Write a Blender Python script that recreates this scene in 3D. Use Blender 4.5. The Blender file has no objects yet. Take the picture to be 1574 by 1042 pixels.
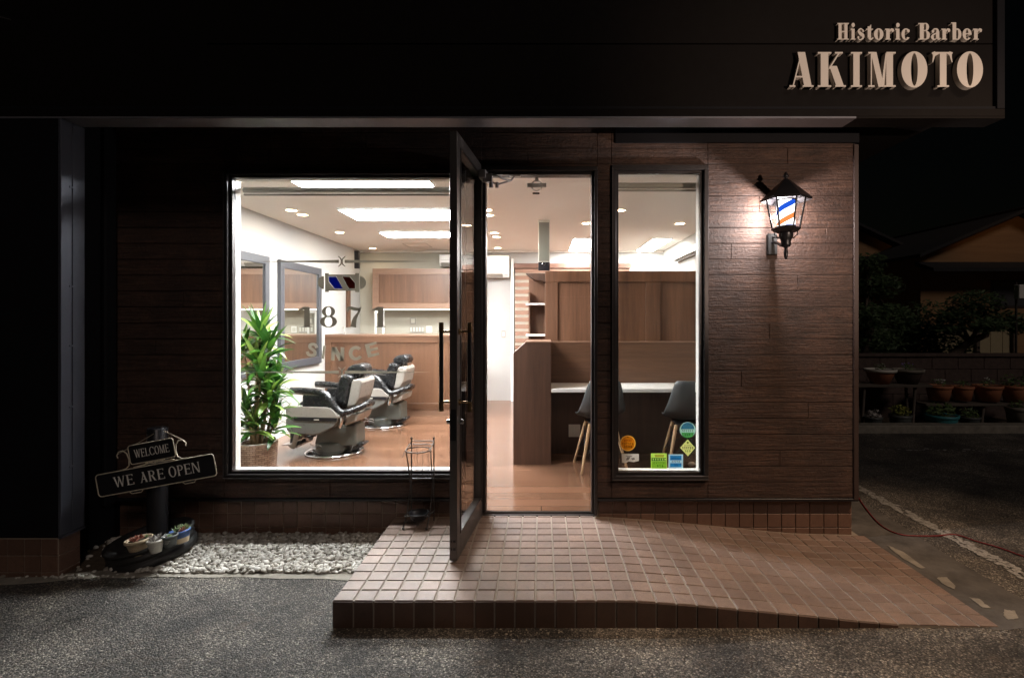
import bpy, math, random
from math import sin, cos, pi, radians
from mathutils import Vector, Matrix
random.seed(7)
sc = bpy.context.scene
C = sc.collection
# ------------------------------------------------------------------ camera
F, VX, VY, CH = 816.0, 832.0, 490.0, 1.4          # focal px, vanishing point, camera height
cam_d = bpy.data.cameras.new('camera'); cam = bpy.data.objects.new('camera', cam_d); C.objects.link(cam)
cam.location = (0, 0, CH); cam.rotation_euler = (pi/2, 0, 0)
cam_d.sensor_width = 36; cam_d.lens = F/1574*36
cam_d.shift_x = -(VX-787)/1574; cam_d.shift_y = -(521-VY)/1574
cam_d.clip_end = 500; cam_d.clip_start = .05
sc.camera = cam
# ------------------------------------------------------------------ world, ambient fill, exposure
w = bpy.data.worlds.new('World'); sc.world = w; w.use_nodes = True
nt = w.node_tree; nt.nodes.clear()
sky = nt.nodes.new('ShaderNodeTexSky'); sky.sky_type = 'NISHITA'; sky.sun_disc = False
sky.sun_elevation = radians(3); sky.sun_rotation = radians(160)
bg = nt.nodes.new('ShaderNodeBackground'); bg.inputs[1].default_value = .0004
wo = nt.nodes.new('ShaderNodeOutputWorld')
nt.links.new(sky.outputs[0], bg.inputs[0]); nt.links.new(bg.outputs[0], wo.inputs[0])
sd = bpy.data.lights.new('ambient_fill', 'SUN'); sd.energy = .17; sd.angle = radians(14); sd.color = (1, .84, .74)  # soft warm fill added from the camera side for general street glow
so = bpy.data.objects.new('ambient_fill', sd); C.objects.link(so); so.rotation_euler = (radians(52), 0, radians(25))
# unseen warm spot added beside the camera: lights the sign, the upper siding and the ramp
ld = bpy.data.lights.new('camera_side_spot', 'SPOT'); ld.energy = 270; ld.color = (1, .76, .60)
ld.spot_size = radians(46); ld.spot_blend = .9; ld.shadow_soft_size = .02
lo = bpy.data.objects.new('camera_side_spot', ld); C.objects.link(lo); lo.location = (3.05, -.45, 1.62)
lo.rotation_euler = (Vector((1.95, 3.4, 2.62)) - Vector(lo.location)).to_track_quat('-Z', 'Y').to_euler()
ld = bpy.data.lights.new('street_lamp_light', 'SPOT'); ld.energy = 75; ld.color = (1, .50, .18)
ld.spot_size = radians(34); ld.spot_blend = 1; ld.shadow_soft_size = .12
lo = bpy.data.objects.new('street_lamp_light', ld); C.objects.link(lo); lo.location = (13.5, 11.0, 5.6)
lo.rotation_euler = (Vector((16.2, 19.0, 5.0)) - Vector(lo.location)).to_track_quat('-Z', 'Y').to_euler()
ld = bpy.data.lights.new('ramp_street_light', 'SPOT'); ld.energy = 640; ld.color = (1, .68, .44)
ld.spot_size = radians(50); ld.spot_blend = 1; ld.shadow_soft_size = .10
lo = bpy.data.objects.new('ramp_street_light', ld); C.objects.link(lo); lo.location = (4.2, .9, 5.4)
lo.rotation_euler = (Vector((2.1, 2.6, 0)) - Vector(lo.location)).to_track_quat('-Z', 'Y').to_euler()
sc.view_settings.view_transform = 'Standard'; sc.view_settings.look = 'None'
sc.view_settings.exposure = .75; sc.view_settings.gamma = 1; sc.view_settings.use_curve_mapping = False
sc.cycles.use_denoising = True
sc.cycles.max_bounces = 10; sc.cycles.transparent_max_bounces = 16
sc.cycles.diffuse_bounces = 5; sc.cycles.sample_clamp_indirect = 6
sc.cycles.caustics_reflective = False; sc.cycles.caustics_refractive = False

def P(px, py, Y):
    return Vector(((px-VX)*Y/F, Y, CH-(py-VY)*Y/F))

# ------------------------------------------------------------------ materials
class NT:
    def __init__(s, name):
        s.m = bpy.data.materials.new(name); s.m.use_nodes = True
        s.t = s.m.node_tree; s.t.nodes.clear()
        s.out = s.n('ShaderNodeOutputMaterial'); s.b = s.n('ShaderNodeBsdfPrincipled')
        s.l(s.b.outputs[0], s.out.inputs[0])
    def n(s, k, **kw):
        x = s.t.nodes.new(k)
        for a, b in kw.items(): setattr(x, a, b)
        return x
    def l(s, a, b): s.t.links.new(a, b)
    def coord(s, scale=(1, 1, 1), kind='Object', rot=(0, 0, 0)):
        tc = s.n('ShaderNodeTexCoord'); mp = s.n('ShaderNodeMapping')
        mp.inputs['Scale'].default_value = scale; mp.inputs['Rotation'].default_value = rot
        if kind == 'World':
            g = s.n('ShaderNodeNewGeometry'); s.l(g.outputs['Position'], mp.inputs[0])
        else: s.l(tc.outputs[kind], mp.inputs[0])
        return mp.outputs[0]
    def noise(s, co, scale, detail=4, rough=.55):
        x = s.n('ShaderNodeTexNoise'); x.inputs['Scale'].default_value = scale
        x.inputs['Detail'].default_value = detail; x.inputs['Roughness'].default_value = rough
        s.l(co, x.inputs['Vector']); return x.outputs['Fac']
    def vor(s, co, scale, feat='F1', out='Distance'):
        x = s.n('ShaderNodeTexVoronoi'); x.feature = feat; x.inputs['Scale'].default_value = scale
        s.l(co, x.inputs['Vector']); return x.outputs[out]
    def ramp(s, f, stops):
        r = s.n('ShaderNodeValToRGB'); e = r.color_ramp.elements
        while len(e) < len(stops): e.new(.5)
        for k, (p, c) in enumerate(stops):
            e[k].position = p; e[k].color = (*c, 1) if len(c) == 3 else c
        s.l(f, r.inputs[0]); return r.outputs[0]
    def mix(s, f, a, b, mode='MIX'):
        x = s.n('ShaderNodeMix', data_type='RGBA', blend_type=mode)
        for v, i in ((f, 0), (a, 6), (b, 7)):
            if hasattr(v, 'is_output'): s.l(v, x.inputs[i])
            elif i == 0: x.inputs[0].default_value = v
            else: x.inputs[i].default_value = (*v, 1)
        return x.outputs[2]
    def math(s, op, a, b=0):
        x = s.n('ShaderNodeMath', operation=op)
        for v, i in ((a, 0), (b, 1)):
            if hasattr(v, 'is_output'): s.l(v, x.inputs[i])
            else: x.inputs[i].default_value = v
        return x.outputs[0]
    def island(s): return s.n('ShaderNodeNewGeometry').outputs['Random Per Island']
    def bump(s, h, strength=.3, dist=.01):
        b = s.n('ShaderNodeBump'); b.inputs['Strength'].default_value = strength; b.inputs['Distance'].default_value = dist
        s.l(h, b.inputs['Height']); s.l(b.outputs[0], s.b.inputs['Normal'])
    def set(s, col=None, rough=None, metal=None, spec=None):
        for v, k in ((col, 'Base Color'), (rough, 'Roughness'), (metal, 'Metallic'), (spec, 'Specular IOR Level')):
            if v is None: continue
            if hasattr(v, 'is_output'): s.l(v, s.b.inputs[k])
            else: s.b.inputs[k].default_value = (*v, 1) if isinstance(v, tuple) else v
        return s.m

def plain(name, col, rough=.5, metal=0, var=.12, bump=.08, scale=40):
    q = NT(name); co = q.coord()
    f = q.noise(co, scale*.25, 5)
    c = q.mix(f, tuple(x*(1-var) for x in col), tuple(min(1, x*(1+var)) for x in col))
    q.set(c, None, metal)
    r = q.math('MULTIPLY_ADD', q.noise(co, scale, 3), .2); r.node.inputs[2].default_value = max(0, rough-.1)
    q.set(rough=r)
    if bump: q.bump(q.noise(co, scale*4, 4), bump, .003)
    return q.m

M = {}
def wood(name, axis, c0, c1, rough=.4, gscale=1.0):
    q = NT(name)
    s = [26*gscale]*3; s['xyz'.index(axis)] = 1.3*gscale
    co = q.coord(tuple(s), 'World')
    n1 = q.noise(co, 1.0, 6, .65); n2 = q.noise(co, 4.5, 4, .7)
    s2 = [5*gscale]*3; s2['xyz'.index(axis)] = .25
    n3 = q.noise(q.coord(tuple(s2), 'World'), 1, 2)
    f = q.math('ADD', q.math('MULTIPLY', n1, .45), q.math('ADD', q.math('MULTIPLY', n2, .25), q.math('MULTIPLY', n3, .45)))
    q.set(q.ramp(f, [(.38, c0), (.72, c1)]), rough); q.bump(n2, .12, .002)
    return q.m
M['woodV'] = wood('wood_vertical', 'z', (0.059, 0.025, 0.012), (0.162, 0.079, 0.043))
M['woodH'] = wood('wood_horizontal', 'x', (0.059, 0.025, 0.012), (0.157, 0.076, 0.040))
M['woodP'] = wood('wood_pale', 'x', (0.140, 0.074, 0.045), (0.248, 0.146, 0.095))
M['woodPV'] = wood('wood_pale_vertical', 'z', (0.140, 0.074, 0.045), (0.248, 0.146, 0.095))
M['woodD'] = wood('wood_dark', 'z', (0.034, 0.017, 0.011), (0.087, 0.046, 0.029))
M['woodG'] = wood('wood_greybrown', 'z', (0.045, 0.022, 0.014), (0.112, 0.059, 0.038))
M['woodL'] = wood('wood_light', 'z', (0.375, 0.225, 0.105), (0.510, 0.345, 0.195))
M['woodOld'] = wood('wood_weathered', 'x', (.06, .05, .04), (.16, .13, .11), .8)

def siding_mat():
    q = NT('siding_boards'); co = q.coord((3.5, 3.5, 60), 'World')
    g = q.noise(co, 1, 6, .7); isl = q.island()
    co2 = q.coord((1, 1, 1), 'World'); n2 = q.noise(co2, 55, 5, .7); n3 = q.noise(co2, 5, 3)
    f = q.math('ADD', q.math('MULTIPLY', g, .5), q.math('ADD', q.math('MULTIPLY', n2, .3), q.math('MULTIPLY', n3, .25)))
    c = q.ramp(f, [(.40, (.012, .0065, .0045)), (.52, (.050, .0245, .0165)), (.68, (.135, .070, .046))])
    c = q.mix(q.math('MULTIPLY', isl, .45), c, (.045, .023, .016))
    q.set(c, .6)
    h = q.math('ADD', q.math('MULTIPLY', g, .7), q.math('MULTIPLY', n2, .6)); q.bump(h, 1.0, .012)
    return q.m
M['siding'] = siding_mat()

def tile_mat(name, cols, rough=.5):
    q = NT(name); co = q.coord((1, 1, 1), 'World'); isl = q.island()
    base = q.ramp(isl, [(0, cols[0]), (.5, cols[1]), (1, cols[2])])
    sp = q.noise(co, 420, 2, .8); base = q.mix(q.ramp(sp, [(.52, (0, 0, 0)), (.66, (1, 1, 1))]), base, tuple(x*.42 for x in cols[0]))
    big = q.noise(co, 2.6, 7, .7); base = q.mix(q.ramp(big, [(.38, (.0,)*3), (.72, (.7,)*3)]), base, tuple(x*.42 for x in cols[1]))
    sm_ = q.noise(co, 38, 5, .7); base = q.mix(q.ramp(sm_, [(.52, (.0,)*3), (.72, (.5,)*3)]), base, tuple(x*.35 for x in cols[1]))
    q.set(base, rough); q.bump(sp, .22, .002); return q.m
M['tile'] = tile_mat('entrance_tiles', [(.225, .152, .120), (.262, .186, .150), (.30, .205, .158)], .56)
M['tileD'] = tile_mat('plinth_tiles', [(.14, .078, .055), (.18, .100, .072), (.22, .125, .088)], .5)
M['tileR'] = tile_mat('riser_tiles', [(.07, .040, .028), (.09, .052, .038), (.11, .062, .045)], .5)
M['grout'] = plain('grout', (.27, .23, .19), .9, scale=120)
M['groutL'] = plain('grout_light', (.30, .24, .19), .9, scale=120)

def asphalt():
    q = NT('asphalt'); co = q.coord((1, 1, 1), 'World')
    v = q.n('ShaderNodeTexVoronoi'); v.inputs['Scale'].default_value = 125; q.l(co, v.inputs['Vector'])
    v2 = q.n('ShaderNodeTexVoronoi'); v2.inputs['Scale'].default_value = 190; q.l(co, v2.inputs['Vector'])
    hue = q.n('ShaderNodeSeparateColor'); q.l(v.outputs['Color'], hue.inputs[0])
    hue2 = q.n('ShaderNodeSeparateColor'); q.l(v2.outputs['Color'], hue2.inputs[0])
    chip = q.ramp(hue.outputs[0], [(0, (.07, .068, .066)), (.45, (.22, .21, .195)), (.8, (.40, .37, .33)), (1, (.95, .90, .80))])
    chip2 = q.ramp(hue2.outputs[1], [(0, (.09, .087, .083)), (.6, (.24, .225, .215)), (1, (.50, .46, .42))])
    c = q.mix(.25, chip, chip2)
    edge = q.ramp(v.outputs['Distance'], [(.30, (1, 1, 1)), (.72, (.30, .30, .30))])
    c = q.mix(1, c, edge, 'MULTIPLY')
    big = q.noise(co, 2.1, 6, .65); c = q.mix(1, c, q.ramp(big, [(.36, (.30, .30, .31)), (.5, (.62, .605, .59)), (.62, (.98, .95, .90))]), 'MULTIPLY')
    bg2 = q.noise(co, .55, 4, .6); c = q.mix(1, c, q.ramp(bg2, [(.4, (.70, .68, .66)), (.6, (1, 1, 1))]), 'MULTIPLY')
    st_ = q.noise(co, 9, 5, .75); c = q.mix(q.ramp(st_, [(.55, (0, 0, 0)), (.75, (.65, .65, .65))]), c, (.10, .075, .055))
    q.set(c, .8); hh = q.math('SUBTRACT', q.math('MULTIPLY', hue.outputs[1], .7), v.outputs['Distance'])
    q.bump(hh, .9, .006); return q.m
M['asphalt'] = asphalt()
def conc(name, a, b, sc_=9):
    q = NT(name); co = q.coord((1, 1, 1), 'World')
    f = q.noise(co, sc_, 8, .7); q.set(q.ramp(f, [(.3, a), (.7, b)]), .85); q.bump(q.noise(co, 160, 4, .7), .5, .004); return q.m
M['concrete'] = conc('concrete', (.16, .145, .12), (.34, .31, .26))
M['apron'] = conc('dark_concrete', (.05, .046, .042), (.13, .12, .11), 6)
M['soil'] = conc('soil', (.05, .035, .025), (.12, .09, .06), 30)
def pebble():
    q = NT('white_pebbles'); i = q.island(); co = q.coord((1, 1, 1), 'World')
    c = q.ramp(i, [(0, (.17, .15, .12)), (.25, (.33, .31, .27)), (.6, (.50, .475, .43)), (1, (.74, .72, .68))])
    c = q.mix(q.math('MULTIPLY', q.noise(co, 90, 4), .4), c, (.32, .28, .23)); q.set(c, .55); return q.m
M['pebble'] = pebble()
def planks(name, c0, c1, rough):
    q = NT(name); co = q.coord((1, 1, 1), 'World')
    br = q.n('ShaderNodeTexBrick'); br.inputs['Scale'].default_value = 1
    br.inputs['Brick Width'].default_value = .95; br.inputs['Row Height'].default_value = .15
    br.inputs['Mortar Size'].default_value = .0028; br.inputs['Color1'].default_value = (*c0, 1); br.inputs['Color2'].default_value = (*c1, 1)
    br.inputs['Mortar'].default_value = (.045, .024, .015, 1); q.l(co, br.inputs['Vector'])
    g = q.noise(q.coord((1.2, 22, 1), 'World'), 2, 6, .7)
    c = q.mix(q.math('MULTIPLY', g, .6), br.outputs['Color'], tuple(x*.6 for x in c0))
    rr = rough
    q.set(c, rr); q.bump(br.outputs['Fac'], -.3, .001); return q.m
M['floor'] = planks('floor_planks', (.18, .092, .054), (.105, .050, .028), .17)
M['wallW'] = plain('plaster_white', (.44, .43, .41), .8, var=.02, bump=.05, scale=30)
M['wallP'] = plain('plaster_warm', (.42, .39, .32), .8, var=.03, bump=.05, scale=30)
M['ceil'] = plain('ceiling_board', (.92, .885, .83), .85, var=.02, bump=.05, scale=30)
M['white'] = plain('white_plastic', (.80, .79, .76), .35, var=.02, bump=0)
M['ivory'] = plain('ivory_plastic', (.62, .60, .52), .4, var=.03, bump=0)
M['greyplate'] = plain('grey_plate', (.32, .30, .26), .4, var=.03, bump=0)
M['black'] = plain('black_metal', (.018, .017, .020), .35, .3, var=.2, bump=.05)
M['iron'] = plain('matt_black_iron', (.006, .006, .006), .7, 0, .1, .1)
M['wire'] = plain('wire_iron', (.05, .045, .042), .4, .4, .1, 0)
M['alu'] = plain('dark_aluminium', (.045, .040, .040), .36, .6, var=.15, bump=.03)
M['aluL'] = plain('grey_aluminium', (.11, .10, .097), .38, .6, var=.12, bump=.03)
M['clad'] = plain('dark_cladding', (.008, .008, .010), .6, 0, var=.25, bump=.06, scale=25)
M['trim'] = plain('fascia_trim', (.17, .17, .195), .42, .4, var=.12, bump=.05, scale=25)
M['reveal'] = plain('wing_edge_metal', (.085, .09, .115), .4, .4, var=.15, bump=.05, scale=25)
M['brown'] = plain('dark_brown_trim', (.050, .032, .028), .5, .1, var=.2, bump=.1)
M['signpanel'] = plain('sign_board', (.006, .0045, .004), .7, 0, var=.2, bump=.08, scale=20)
for k_ in ('signpanel', 'clad'): [n_.inputs.__getitem__('Specular IOR Level').__setattr__('default_value', .12) for n_ in M[k_].node_tree.nodes if n_.type == 'BSDF_PRINCIPLED']
M['letter'] = plain('sign_letter_face', (.60, .55, .50), .5, var=.05, bump=.03)
M['chrome'] = plain('chrome', (.62, .62, .63), .12, 1, var=.05, bump=0)
M['brass'] = plain('brass', (.40, .28, .15), .25, 1, var=.08, bump=0)
M['leather'] = plain('black_leather', (.012, .012, .013), .28, var=.2, bump=.25, scale=30)
M['shellB'] = plain('beige_shell', (.30, .275, .245), .3, 0, var=.015, bump=0)
M['shellG'] = plain('grey_shell', (.13, .13, .118), .3, 0, var=.02, bump=0)
M['pedG'] = plain('pedestal_grey', (.085, .09, .078), .32, 0, var=.03, bump=0)
M['chairG'] = plain('charcoal_plastic', (.055, .060, .062), .4, var=.08, bump=.03)
M['mframe'] = plain('mirror_frame_grey', (.055, .056, .064), .45, var=.08, bump=.05)
M['terra'] = plain('terracotta', (.42, .16, .08), .75, var=.25, bump=.3)
M['potW'] = plain('white_pot', (.66, .64, .58), .55, var=.1, bump=.1)
M['potC'] = plain('cream_pot', (.62, .50, .34), .55, var=.15, bump=.15)
M['potG'] = plain('grey_pot', (.09, .10, .10), .5, var=.12, bump=.1)
M['potB'] = plain('blue_glaze', (.07, .14, .36), .3, var=.12, bump=.05)
M['potT'] = plain('teal_pot', (.05, .26, .30), .5, var=.2, bump=.1)
M['rubber'] = plain('black_rubber', (.020, .019, .019), .55, var=.2, bump=.2)
M['rope'] = plain('rope', (.42, .36, .28), .85, var=.2, bump=.3)
M['rust'] = plain('worn_edge', (.74, .62, .48), .6, .2, var=.45, bump=.3, scale=60)
M['redcord'] = plain('red_cord', (.16, .01, .012), .5, var=.1, bump=0)
M['paint'] = conc('worn_road_paint', (.12, .115, .11), (.48, .47, .44), 45)
M['block'] = conc('garden_wall_block', (.055, .036, .031), (.11, .075, .064), 14)
M['housewall'] = wood('house_wall', 'x', (.24, .13, .06), (.36, .21, .10), .8)
M['rooftile'] = conc('roof_tile', (.010, .010, .012), (.028, .028, .032), 12)
M['bark'] = conc('bark', (.06, .045, .035), (.15, .11, .085), 40)
M['cane'] = plain('plant_cane', (.24, .17, .09), .8, var=.25, bump=.5, scale=90)

def leafmat(name, a, b, c=None, rough=.45, trans=.25):
    q = NT(name); i = q.island()
    st = [(0, a), (1, b)] if c is None else [(0, a), (.55, b), (1, c)]
    col = q.ramp(i, st); q.set(col, rough)
    tr = q.n('ShaderNodeBsdfTranslucent'); q.l(col, tr.inputs[0]); mx = q.n('ShaderNodeMixShader'); mx.inputs[0].default_value = trans
    q.l(q.b.outputs[0], mx.inputs[1]); q.l(tr.outputs[0], mx.inputs[2]); q.l(mx.outputs[0], q.out.inputs[0]); return q.m
M['leafD'] = leafmat('dracaena_green', (.045, .16, .022), (.12, .34, .04), (.34, .58, .10), .35)
M['leafDk'] = leafmat('dracaena_midrib', (.02, .09, .015), (.04, .16, .025), None, .35)
M['pine'] = leafmat('pine_needles', (.045, .08, .035), (.11, .165, .075))
M['shrub'] = leafmat('shrub_leaves', (.08, .15, .05), (.20, .28, .10))
M['yshrub'] = leafmat('yellow_leaves', (.22, .26, .05), (.42, .42, .10))
M['succG'] = leafmat('succulent_green', (.16, .26, .12), (.42, .50, .30), None, .5, .1)
M['succR'] = leafmat('succulent_red', (.28, .07, .05), (.48, .22, .16), None, .5, .1)
M['succW'] = leafmat('succulent_grey', (.36, .34, .33), (.60, .57, .55), None, .5, .1)
M['flowerW'] = leafmat('white_petals', (.70, .68, .66), (.82, .80, .80))
M['flowerV'] = leafmat('violet_petals', (.20, .12, .50), (.38, .28, .70))

def flat(name, col, rough=.5): return plain(name, col, rough, var=.04, bump=0)
def emis(name, col, s):
    q = NT(name); q.b.inputs['Base Color'].default_value = (.8, .8, .8, 1)
    q.b.inputs['Emission Color'].default_value = (*col, 1); q.b.inputs['Emission Strength'].default_value = s; return q.m
M['panelE'] = emis('panel_light', (.97, .98, 1), 62)
M['panelF'] = emis('panel_light_front', (.97, .98, 1), 110)
M['panelR'] = emis('panel_light_small', (1, .98, .95), 45)
M['downE'] = emis('downlight_glow', (1, .70, .42), 45)
M['ledE'] = emis('led_strip', (1, .94, .82), 4)
def glass(name, tint=(1, 1, 1), ior=1.5):
    q = NT(name); q.t.nodes.remove(q.b)
    tr = q.n('ShaderNodeBsdfTransparent'); tr.inputs[0].default_value = (*tint, 1)
    gl = q.n('ShaderNodeBsdfGlossy'); gl.inputs['Roughness'].default_value = .01
    fr = q.n('ShaderNodeFresnel'); bf = q.n('ShaderNodeNewGeometry').outputs['Backfacing']; mm = q.math('MULTIPLY_ADD', bf, 1/ior-ior); mm.node.inputs[2].default_value = ior; q.l(mm, fr.inputs[0])
    mx = q.n('ShaderNodeMixShader'); q.l(fr.outputs[0], mx.inputs[0]); q.l(tr.outputs[0], mx.inputs[1]); q.l(gl.outputs[0], mx.inputs[2])
    q.l(mx.outputs[0], q.out.inputs[0]); return q.m
M['glass'] = glass('clear_glass', (.97, .98, .97))
def mirror():
    q = NT('mirror_glass'); q.set((.86, .88, .86), .01, 1); return q.m
M['mirror'] = mirror()
def film(c=(.42, .40, .35)):
    q = NT('frosted_film'); q.set((.22, .205, .175), .6)
    tr = q.n('ShaderNodeBsdfTranslucent'); tr.inputs[0].default_value = (*c, 1)
    mx = q.n('ShaderNodeMixShader'); mx.inputs[0].default_value = .65
    q.l(q.b.outputs[0], mx.inputs[1]); q.l(tr.outputs[0], mx.inputs[2]); q.l(mx.outputs[0], q.out.inputs[0]); return q.m
M['film'] = film(); M['filmN'] = film((.225, .21, .18))
M['strip_reflection'] = plain('painted_ceiling_reflection', (.20, .20, .165), .12, 0, .03, 0)  # flat greenish tone painted for the ceiling reflected in the mirror strip
def film2(name, col):
    q = NT(name); q.set(col, .6)
    tr = q.n('ShaderNodeBsdfTranslucent'); tr.inputs[0].default_value = (*col, 1)
    mx = q.n('ShaderNodeMixShader'); mx.inputs[0].default_value = .72
    q.l(q.b.outputs[0], mx.inputs[1]); q.l(tr.outputs[0], mx.inputs[2]); q.l(mx.outputs[0], q.out.inputs[0]); return q.m
def basket():
    q = NT('woven_basket'); co = q.coord((1, 1, 1))
    a = q.n('ShaderNodeTexBrick'); a.inputs['Scale'].default_value = 1; a.inputs['Brick Width'].default_value = .045; a.inputs['Row Height'].default_value = .018
    a.inputs['Mortar Size'].default_value = .002; a.inputs['Mortar Smooth'].default_value = .6
    a.inputs['Color1'].default_value = (.20, .12, .08, 1); a.inputs['Color2'].default_value = (.42, .30, .22, 1); a.inputs['Mortar'].default_value = (.05, .03, .02, 1)
    tc = q.n('ShaderNodeTexCoord'); q.l(tc.outputs['UV'], a.inputs['Vector'])
    q.set(a.outputs['Color'], .6); q.bump(a.outputs['Fac'], -.8, .008); return q.m
M['basket'] = basket()

# ------------------------------------------------------------------ mesh builder
class MB:
    def __init__(s): s.v = []; s.f = []; s.mi = []; s.cur = 0; s.smooth = []; s.sm = False
    def add(s, vs, fs, sm=None):
        o = len(s.v); s.v += [tuple(v) for v in vs]
        for f in fs: s.f.append([i+o for i in f]); s.mi.append(s.cur); s.smooth.append(s.sm if sm is None else sm)
        return s
    def box(s, x0, x1, y0, y1, z0, z1, bev=0, R=None):
        if bev <= 0:
            vs = [(x, y, z) for z in (z0, z1) for y in (y0, y1) for x in (x0, x1)]
            fs = [(0, 2, 3, 1), (4, 5, 7, 6), (0, 1, 5, 4), (2, 6, 7, 3), (0, 4, 6, 2), (1, 3, 7, 5)]
        else:
            b = min(bev, (x1-x0)*.45, (y1-y0)*.45, (z1-z0)*.45); vs = []; idx = {}
            for zi in (0, 1):
                for yi in (0, 1):
                    for xi in (0, 1):
                        X, Y, Z = (x1 if xi else x0), (y1 if yi else y0), (z1 if zi else z0)
                        dx, dy, dz = (-b if xi else b), (-b if yi else b), (-b if zi else b)
                        idx[xi, yi, zi] = len(vs)
                        vs += [(X, Y+dy, Z+dz), (X+dx, Y, Z+dz), (X+dx, Y+dy, Z)]
            g = lambda x, y, z, a: idx[x, y, z]+a
            fs = []
            for k in (0, 1):
                q = [g(k, 0, 0, 0), g(k, 1, 0, 0), g(k, 1, 1, 0), g(k, 0, 1, 0)]; fs.append(q if k else q[::-1])
                q = [g(0, k, 0, 1), g(1, k, 0, 1), g(1, k, 1, 1), g(0, k, 1, 1)]; fs.append(q[::-1] if k else q)
                q = [g(0, 0, k, 2), g(1, 0, k, 2), g(1, 1, k, 2), g(0, 1, k, 2)]; fs.append(q if k else q[::-1])
            for a in (0, 1):
                for c in (0, 1):
                    fs.append([g(a, c, 0, 0), g(a, c, 1, 0), g(a, c, 1, 1), g(a, c, 0, 1)])
                    fs.append([g(a, 0, c, 0), g(a, 1, c, 0), g(a, 1, c, 2), g(a, 0, c, 2)])
                    fs.append([g(0, a, c, 1), g(1, a, c, 1), g(1, a, c, 2), g(0, a, c, 2)])
                    for z in (0, 1): fs.append([g(a, c, z, 0), g(a, c, z, 1), g(a, c, z, 2)])
        if R is not None: vs = [R @ Vector(v) for v in vs]
        return s.add(vs, fs)
    def prism(s, pts, d0, d1, axis='y', R=None):
        """polygon pts in the plane perpendicular to axis, extruded from d0 to d1"""
        n = len(pts)
        def mk(p, d):
            if axis == 'y': return Vector((p[0], d, p[1]))
            if axis == 'x': return Vector((d, p[0], p[1]))
            return Vector((p[0], p[1], d))
        vs = [mk(p, d0) for p in pts]+[mk(p, d1) for p in pts]
        if R is not None: vs = [R @ v for v in vs]
        fs = [list(range(n)), list(range(2*n-1, n-1, -1))]+[[i, (i+1) % n, (i+1) % n+n, i+n] for i in range(n)]
        return s.add(vs, fs)
    def tube(s, pts, r, n=8, caps=True):
        pts = [Vector(p) for p in pts]; rs = r if isinstance(r, (list, tuple)) else [r]*len(pts)
        vs = []; up = None
        for i, p in enumerate(pts):
            t = (pts[min(i+1, len(pts)-1)]-pts[max(i-1, 0)]).normalized()
            if up is None:
                up = Vector((0, 0, 1)) if abs(t.z) < .9 else Vector((1, 0, 0))
            a = (up-t*up.dot(t)).normalized(); up = a; b = t.cross(a)
            for k in range(n):
                an = 2*pi*k/n; vs.append(p+(a*cos(an)+b*sin(an))*rs[i])
        fs = [[i*n+k, i*n+(k+1) % n, (i+1)*n+(k+1) % n, (i+1)*n+k] for i in range(len(pts)-1) for k in range(n)]
        s.add(vs, fs, True)
        if caps: s.add(vs[:n], [list(range(n))[::-1]], False); s.add(vs[-n:], [list(range(n))], False)
        return s
    def lathe(s, prof, c=(0, 0, 0), n=32, R=None, sm=True, sx=1, sy=1):
        """prof list of (r,z)"""
        vs = []
        for r, z in prof:
            for k in range(n):
                a = 2*pi*k/n; v = Vector((r*cos(a)*sx, r*sin(a)*sy, z))
                if R is not None: v = R @ v
                vs.append(v+Vector(c))
        fs = [[i*n+k, i*n+(k+1) % n, (i+1)*n+(k+1) % n, (i+1)*n+k] for i in range(len(prof)-1) for k in range(n)]
        s.add(vs, fs, sm)
        return s
    def disc(s, c, r, z, n=32): return s.add([(c[0]+r*cos(2*pi*k/n), c[1]+r*sin(2*pi*k/n), z) for k in range(n)], [list(range(n))])
    def ball(s, c, r, n=10, sz=1):
        return s.lathe([(max(1e-4, r*sin(pi*i/8)), -r*sz*cos(pi*i/8)) for i in range(9)], c, n)

OFF = {}
def obj(name, mb, mat, parent=None, loc=None, bevel=0, sub=0, label=None):
    me = bpy.data.meshes.new(name)
    base = Vector(OFF.get(parent.name, (0, 0, 0))) if parent else Vector(loc or (0, 0, 0))
    me.from_pydata([tuple(Vector(v)-base) for v in mb.v], [], mb.f); me.validate(); 
    mats = mat if isinstance(mat, (list, tuple)) else [mat]
    for m in mats: me.materials.append(M[m] if isinstance(m, str) else m)
    if len(me.polygons) == len(mb.f):
        for p, i, s_ in zip(me.polygons, mb.mi, mb.smooth): p.material_index = i; p.use_smooth = s_
    me.update()
    o = bpy.data.objects.new(name, me); C.objects.link(o)
    if parent:
        o.parent = parent; OFF[o.name] = tuple(base)
    else:
        o.location = base; OFF[o.name] = tuple(base)
    if bevel:
        b = o.modifiers.new('bevel', 'BEVEL'); b.width = bevel; b.segments = 2; b.limit_method = 'ANGLE'; b.angle_limit = radians(40)
    if sub:
        b = o.modifiers.new('subdivision', 'SUBSURF'); b.levels = sub; b.render_levels = sub
    if label: o['label'] = label
    return o
def tag(o, label, cat, group=None):
    o['label'] = label; o['category'] = cat
    if group: o['group'] = group
    return o
def struct(o, kind='structure', label=None, cat=None):
    o['kind'] = kind
    if label: o['label'] = label
    if cat: o['category'] = cat
    return o
def thing(name, loc, label, cat, group=None):
    o = bpy.data.objects.new(name, None); C.objects.link(o); o.location = loc; o.empty_display_size = .1
    OFF[o.name] = tuple(loc); return tag(o, label, cat, group)
def copy_tree(o, parent=None):
    c = o.copy(); C.objects.link(c); c.parent = parent
    for ch in list(o.children): copy_tree(ch, c)
    return c
def fixnormals():
    import bmesh
    for me in bpy.data.meshes:
        bm = bmesh.new(); bm.from_mesh(me); bmesh.ops.recalc_face_normals(bm, faces=bm.faces); bm.to_mesh(me); bm.free()

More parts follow.
